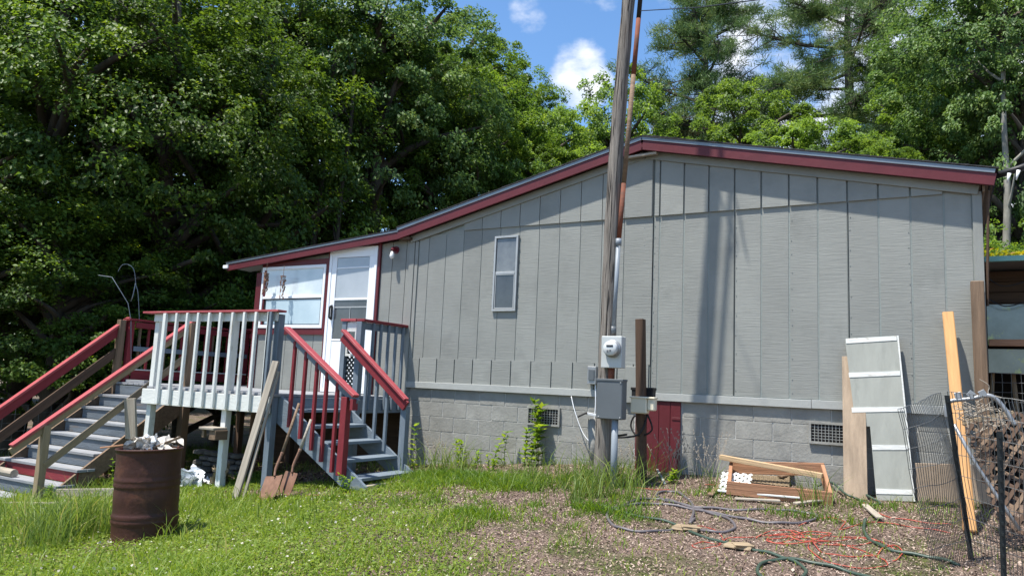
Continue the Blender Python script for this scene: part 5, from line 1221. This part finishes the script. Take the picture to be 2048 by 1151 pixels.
# ------------------------------------------------------------------ weeds against the block base
def weed(p, h, nleaf, ls, label, seed, lean=(0, 0), name='weed', bushy=1.0, stems=1):
    rr = random.Random(seed); t = thing(name, p, label, 'weed', 'weeds growing in the yard'); V = []; F = []; C_ = []; N_ = []; T_ = []
    for s in range(stems):
        l2 = Vector((lean[0]+rr.uniform(-.12, .12)*(stems > 1), lean[1], 0)); hh = h*rr.uniform(.65, 1) if s else h
        b0 = p+Vector((rr.uniform(-.06, .06)*(stems > 1), 0, 0)); pts = smooth_path([b0, b0+l2*.4+Vector((rr.uniform(-.02, .02), 0, hh*.5)), b0+l2+Vector((0, 0, hh))], 5); addtube(V, F, pts, [.005*(1-.6*i/(len(pts)-1)) for i in range(len(pts))], 5)
        for i in range(nleaf):
            t_ = .15+.85*i/nleaf; c0 = pts[min(int(t_*(len(pts)-1)), len(pts)-1)]; a = i*2.4+rr.uniform(-.3, .3); r_ = ls*rr.uniform(.5, 1.0)*bushy*(1.15-.5*t_)
            dirv = Vector((math.cos(a), math.sin(a), .25)); C_.append(c0+dirv*r_*.6); N_.append((Vector((-dirv.x*.35, -dirv.y*.35, 1))).normalized()); T_.append(dirv+Vector((0, 0, -.25)))
    mesh('stem', V, F, 'clayblock', t, True)
    rng = np.random.default_rng(seed); n = len(C_); V, F = leaf_arrays(np.array(C_), unit(np.array(N_)+rng.normal(size=(n, 3))*.2), np.array(T_), ls*rng.uniform(.7, 1.2, n), rng, .2, .5)
    me = npmesh('leaves', V-np.array(p), F, 'weed', np.repeat(rng.uniform(.3, .95, n), 4)); o = bpy.data.objects.new('leaves', me); place(o, Matrix.Translation(p), t)
def at_wall(px, y=-.12): 
    X = onY(px, 900, y).x; return Vector((X, y, gz(X, y)))
weed(at_wall(1072), .86, 46, .13, 'tall climbing weed growing up beside the left foundation vent', 1, (-.02, .02), bushy=1.1, stems=2)
weed(at_wall(1055, -.2), .55, 30, .12, 'bushy weed at the foot of the tall climbing weed', 2, (.05, 0), stems=3)
weed(at_wall(985, -.15), .48, 18, .12, 'weed bending right below the left vent', 3, (.22, 0))
weed(at_wall(925, -.2), .38, 16, .11, 'slim weed in the middle of the left block wall', 4, (0, 0), stems=2)
weed(at_wall(950, -.25), .26, 12, .08, 'short leafy weed right of the slim weed', 5, (0, 0), stems=2)
weed(at_wall(828, -.35), .62, 20, .12, 'upright weed beside the foot of the grey steps', 6, (.0, 0))
weed(at_wall(985, -.55), .22, 12, .07, 'low weed on the leaf litter before the block wall', 7, (0, 0), stems=3)
weed(at_wall(1010, -.12), .40, 12, .07, 'thin weed left of the bushy weed', 8, (.03, 0))
for k, (px, py, h_, lb) in enumerate(((100, 1005, .25, 'leafy weed around the foot of the handrail post'), (230, 985, .45, 'tall seeding weed in front of the long steps'), (690, 985, .22, 'small weed at the foot of the red newel post'), (440, 930, .35, 'thin vine on the middle deck post'), (1340, 965, .16, 'small weed under the red hatch'), (1845, 975, .22, 'green weed behind the wire mesh'), (1730, 975, .15, 'small weed between the planter and the striped board'), (470, 975, .2, 'weed beside the foot of the leaning plank'))):
    weed(gnd(px, py), h_, 16, .07, lb, 30+k, (.02, 0), stems=3)
# dry seeding stalks
def stalks(px0, px1, y, n, h_, label, seed):
    rr = random.Random(seed); V = []; F = []
    for i in range(n):
        X = onY(rr.uniform(px0, px1), 930, y).x; yy = y+rr.uniform(-.1, .1); p = Vector((X, yy, gz(X, yy))); l = Vector((rr.uniform(-.25, .25), rr.uniform(-.05, .05), h_*rr.uniform(.6, 1))); pts = smooth_path([p, p+l*.5+Vector((0, 0, .04)), p+l], 4)
        addtube(V, F, pts, .0018, 3, False)
        for k in range(5): q_ = pts[-1-k] if k < len(pts) else pts[-1]; addbox(V, F, q_+Vector((rr.uniform(-.012, .012), 0, 0)), (.008, .004, .022), 0, Matrix.Rotation(rr.uniform(-.8, .8), 3, 'Y'))
    props(mesh('seed_stalks', V, F, 'greywood', kind='stuff'), label, 'dry grass')
stalks(1325, 1440, -.25, 34, .55, 'dry seeding grass stalks before the red hatch', 1)
stalks(850, 900, -.2, 20, .4, 'thin dry stalks against the left block wall', 2)
stalks(1180, 1290, -.5, 22, .45, 'dry stalks mixed in the tall grass at the pole', 3)
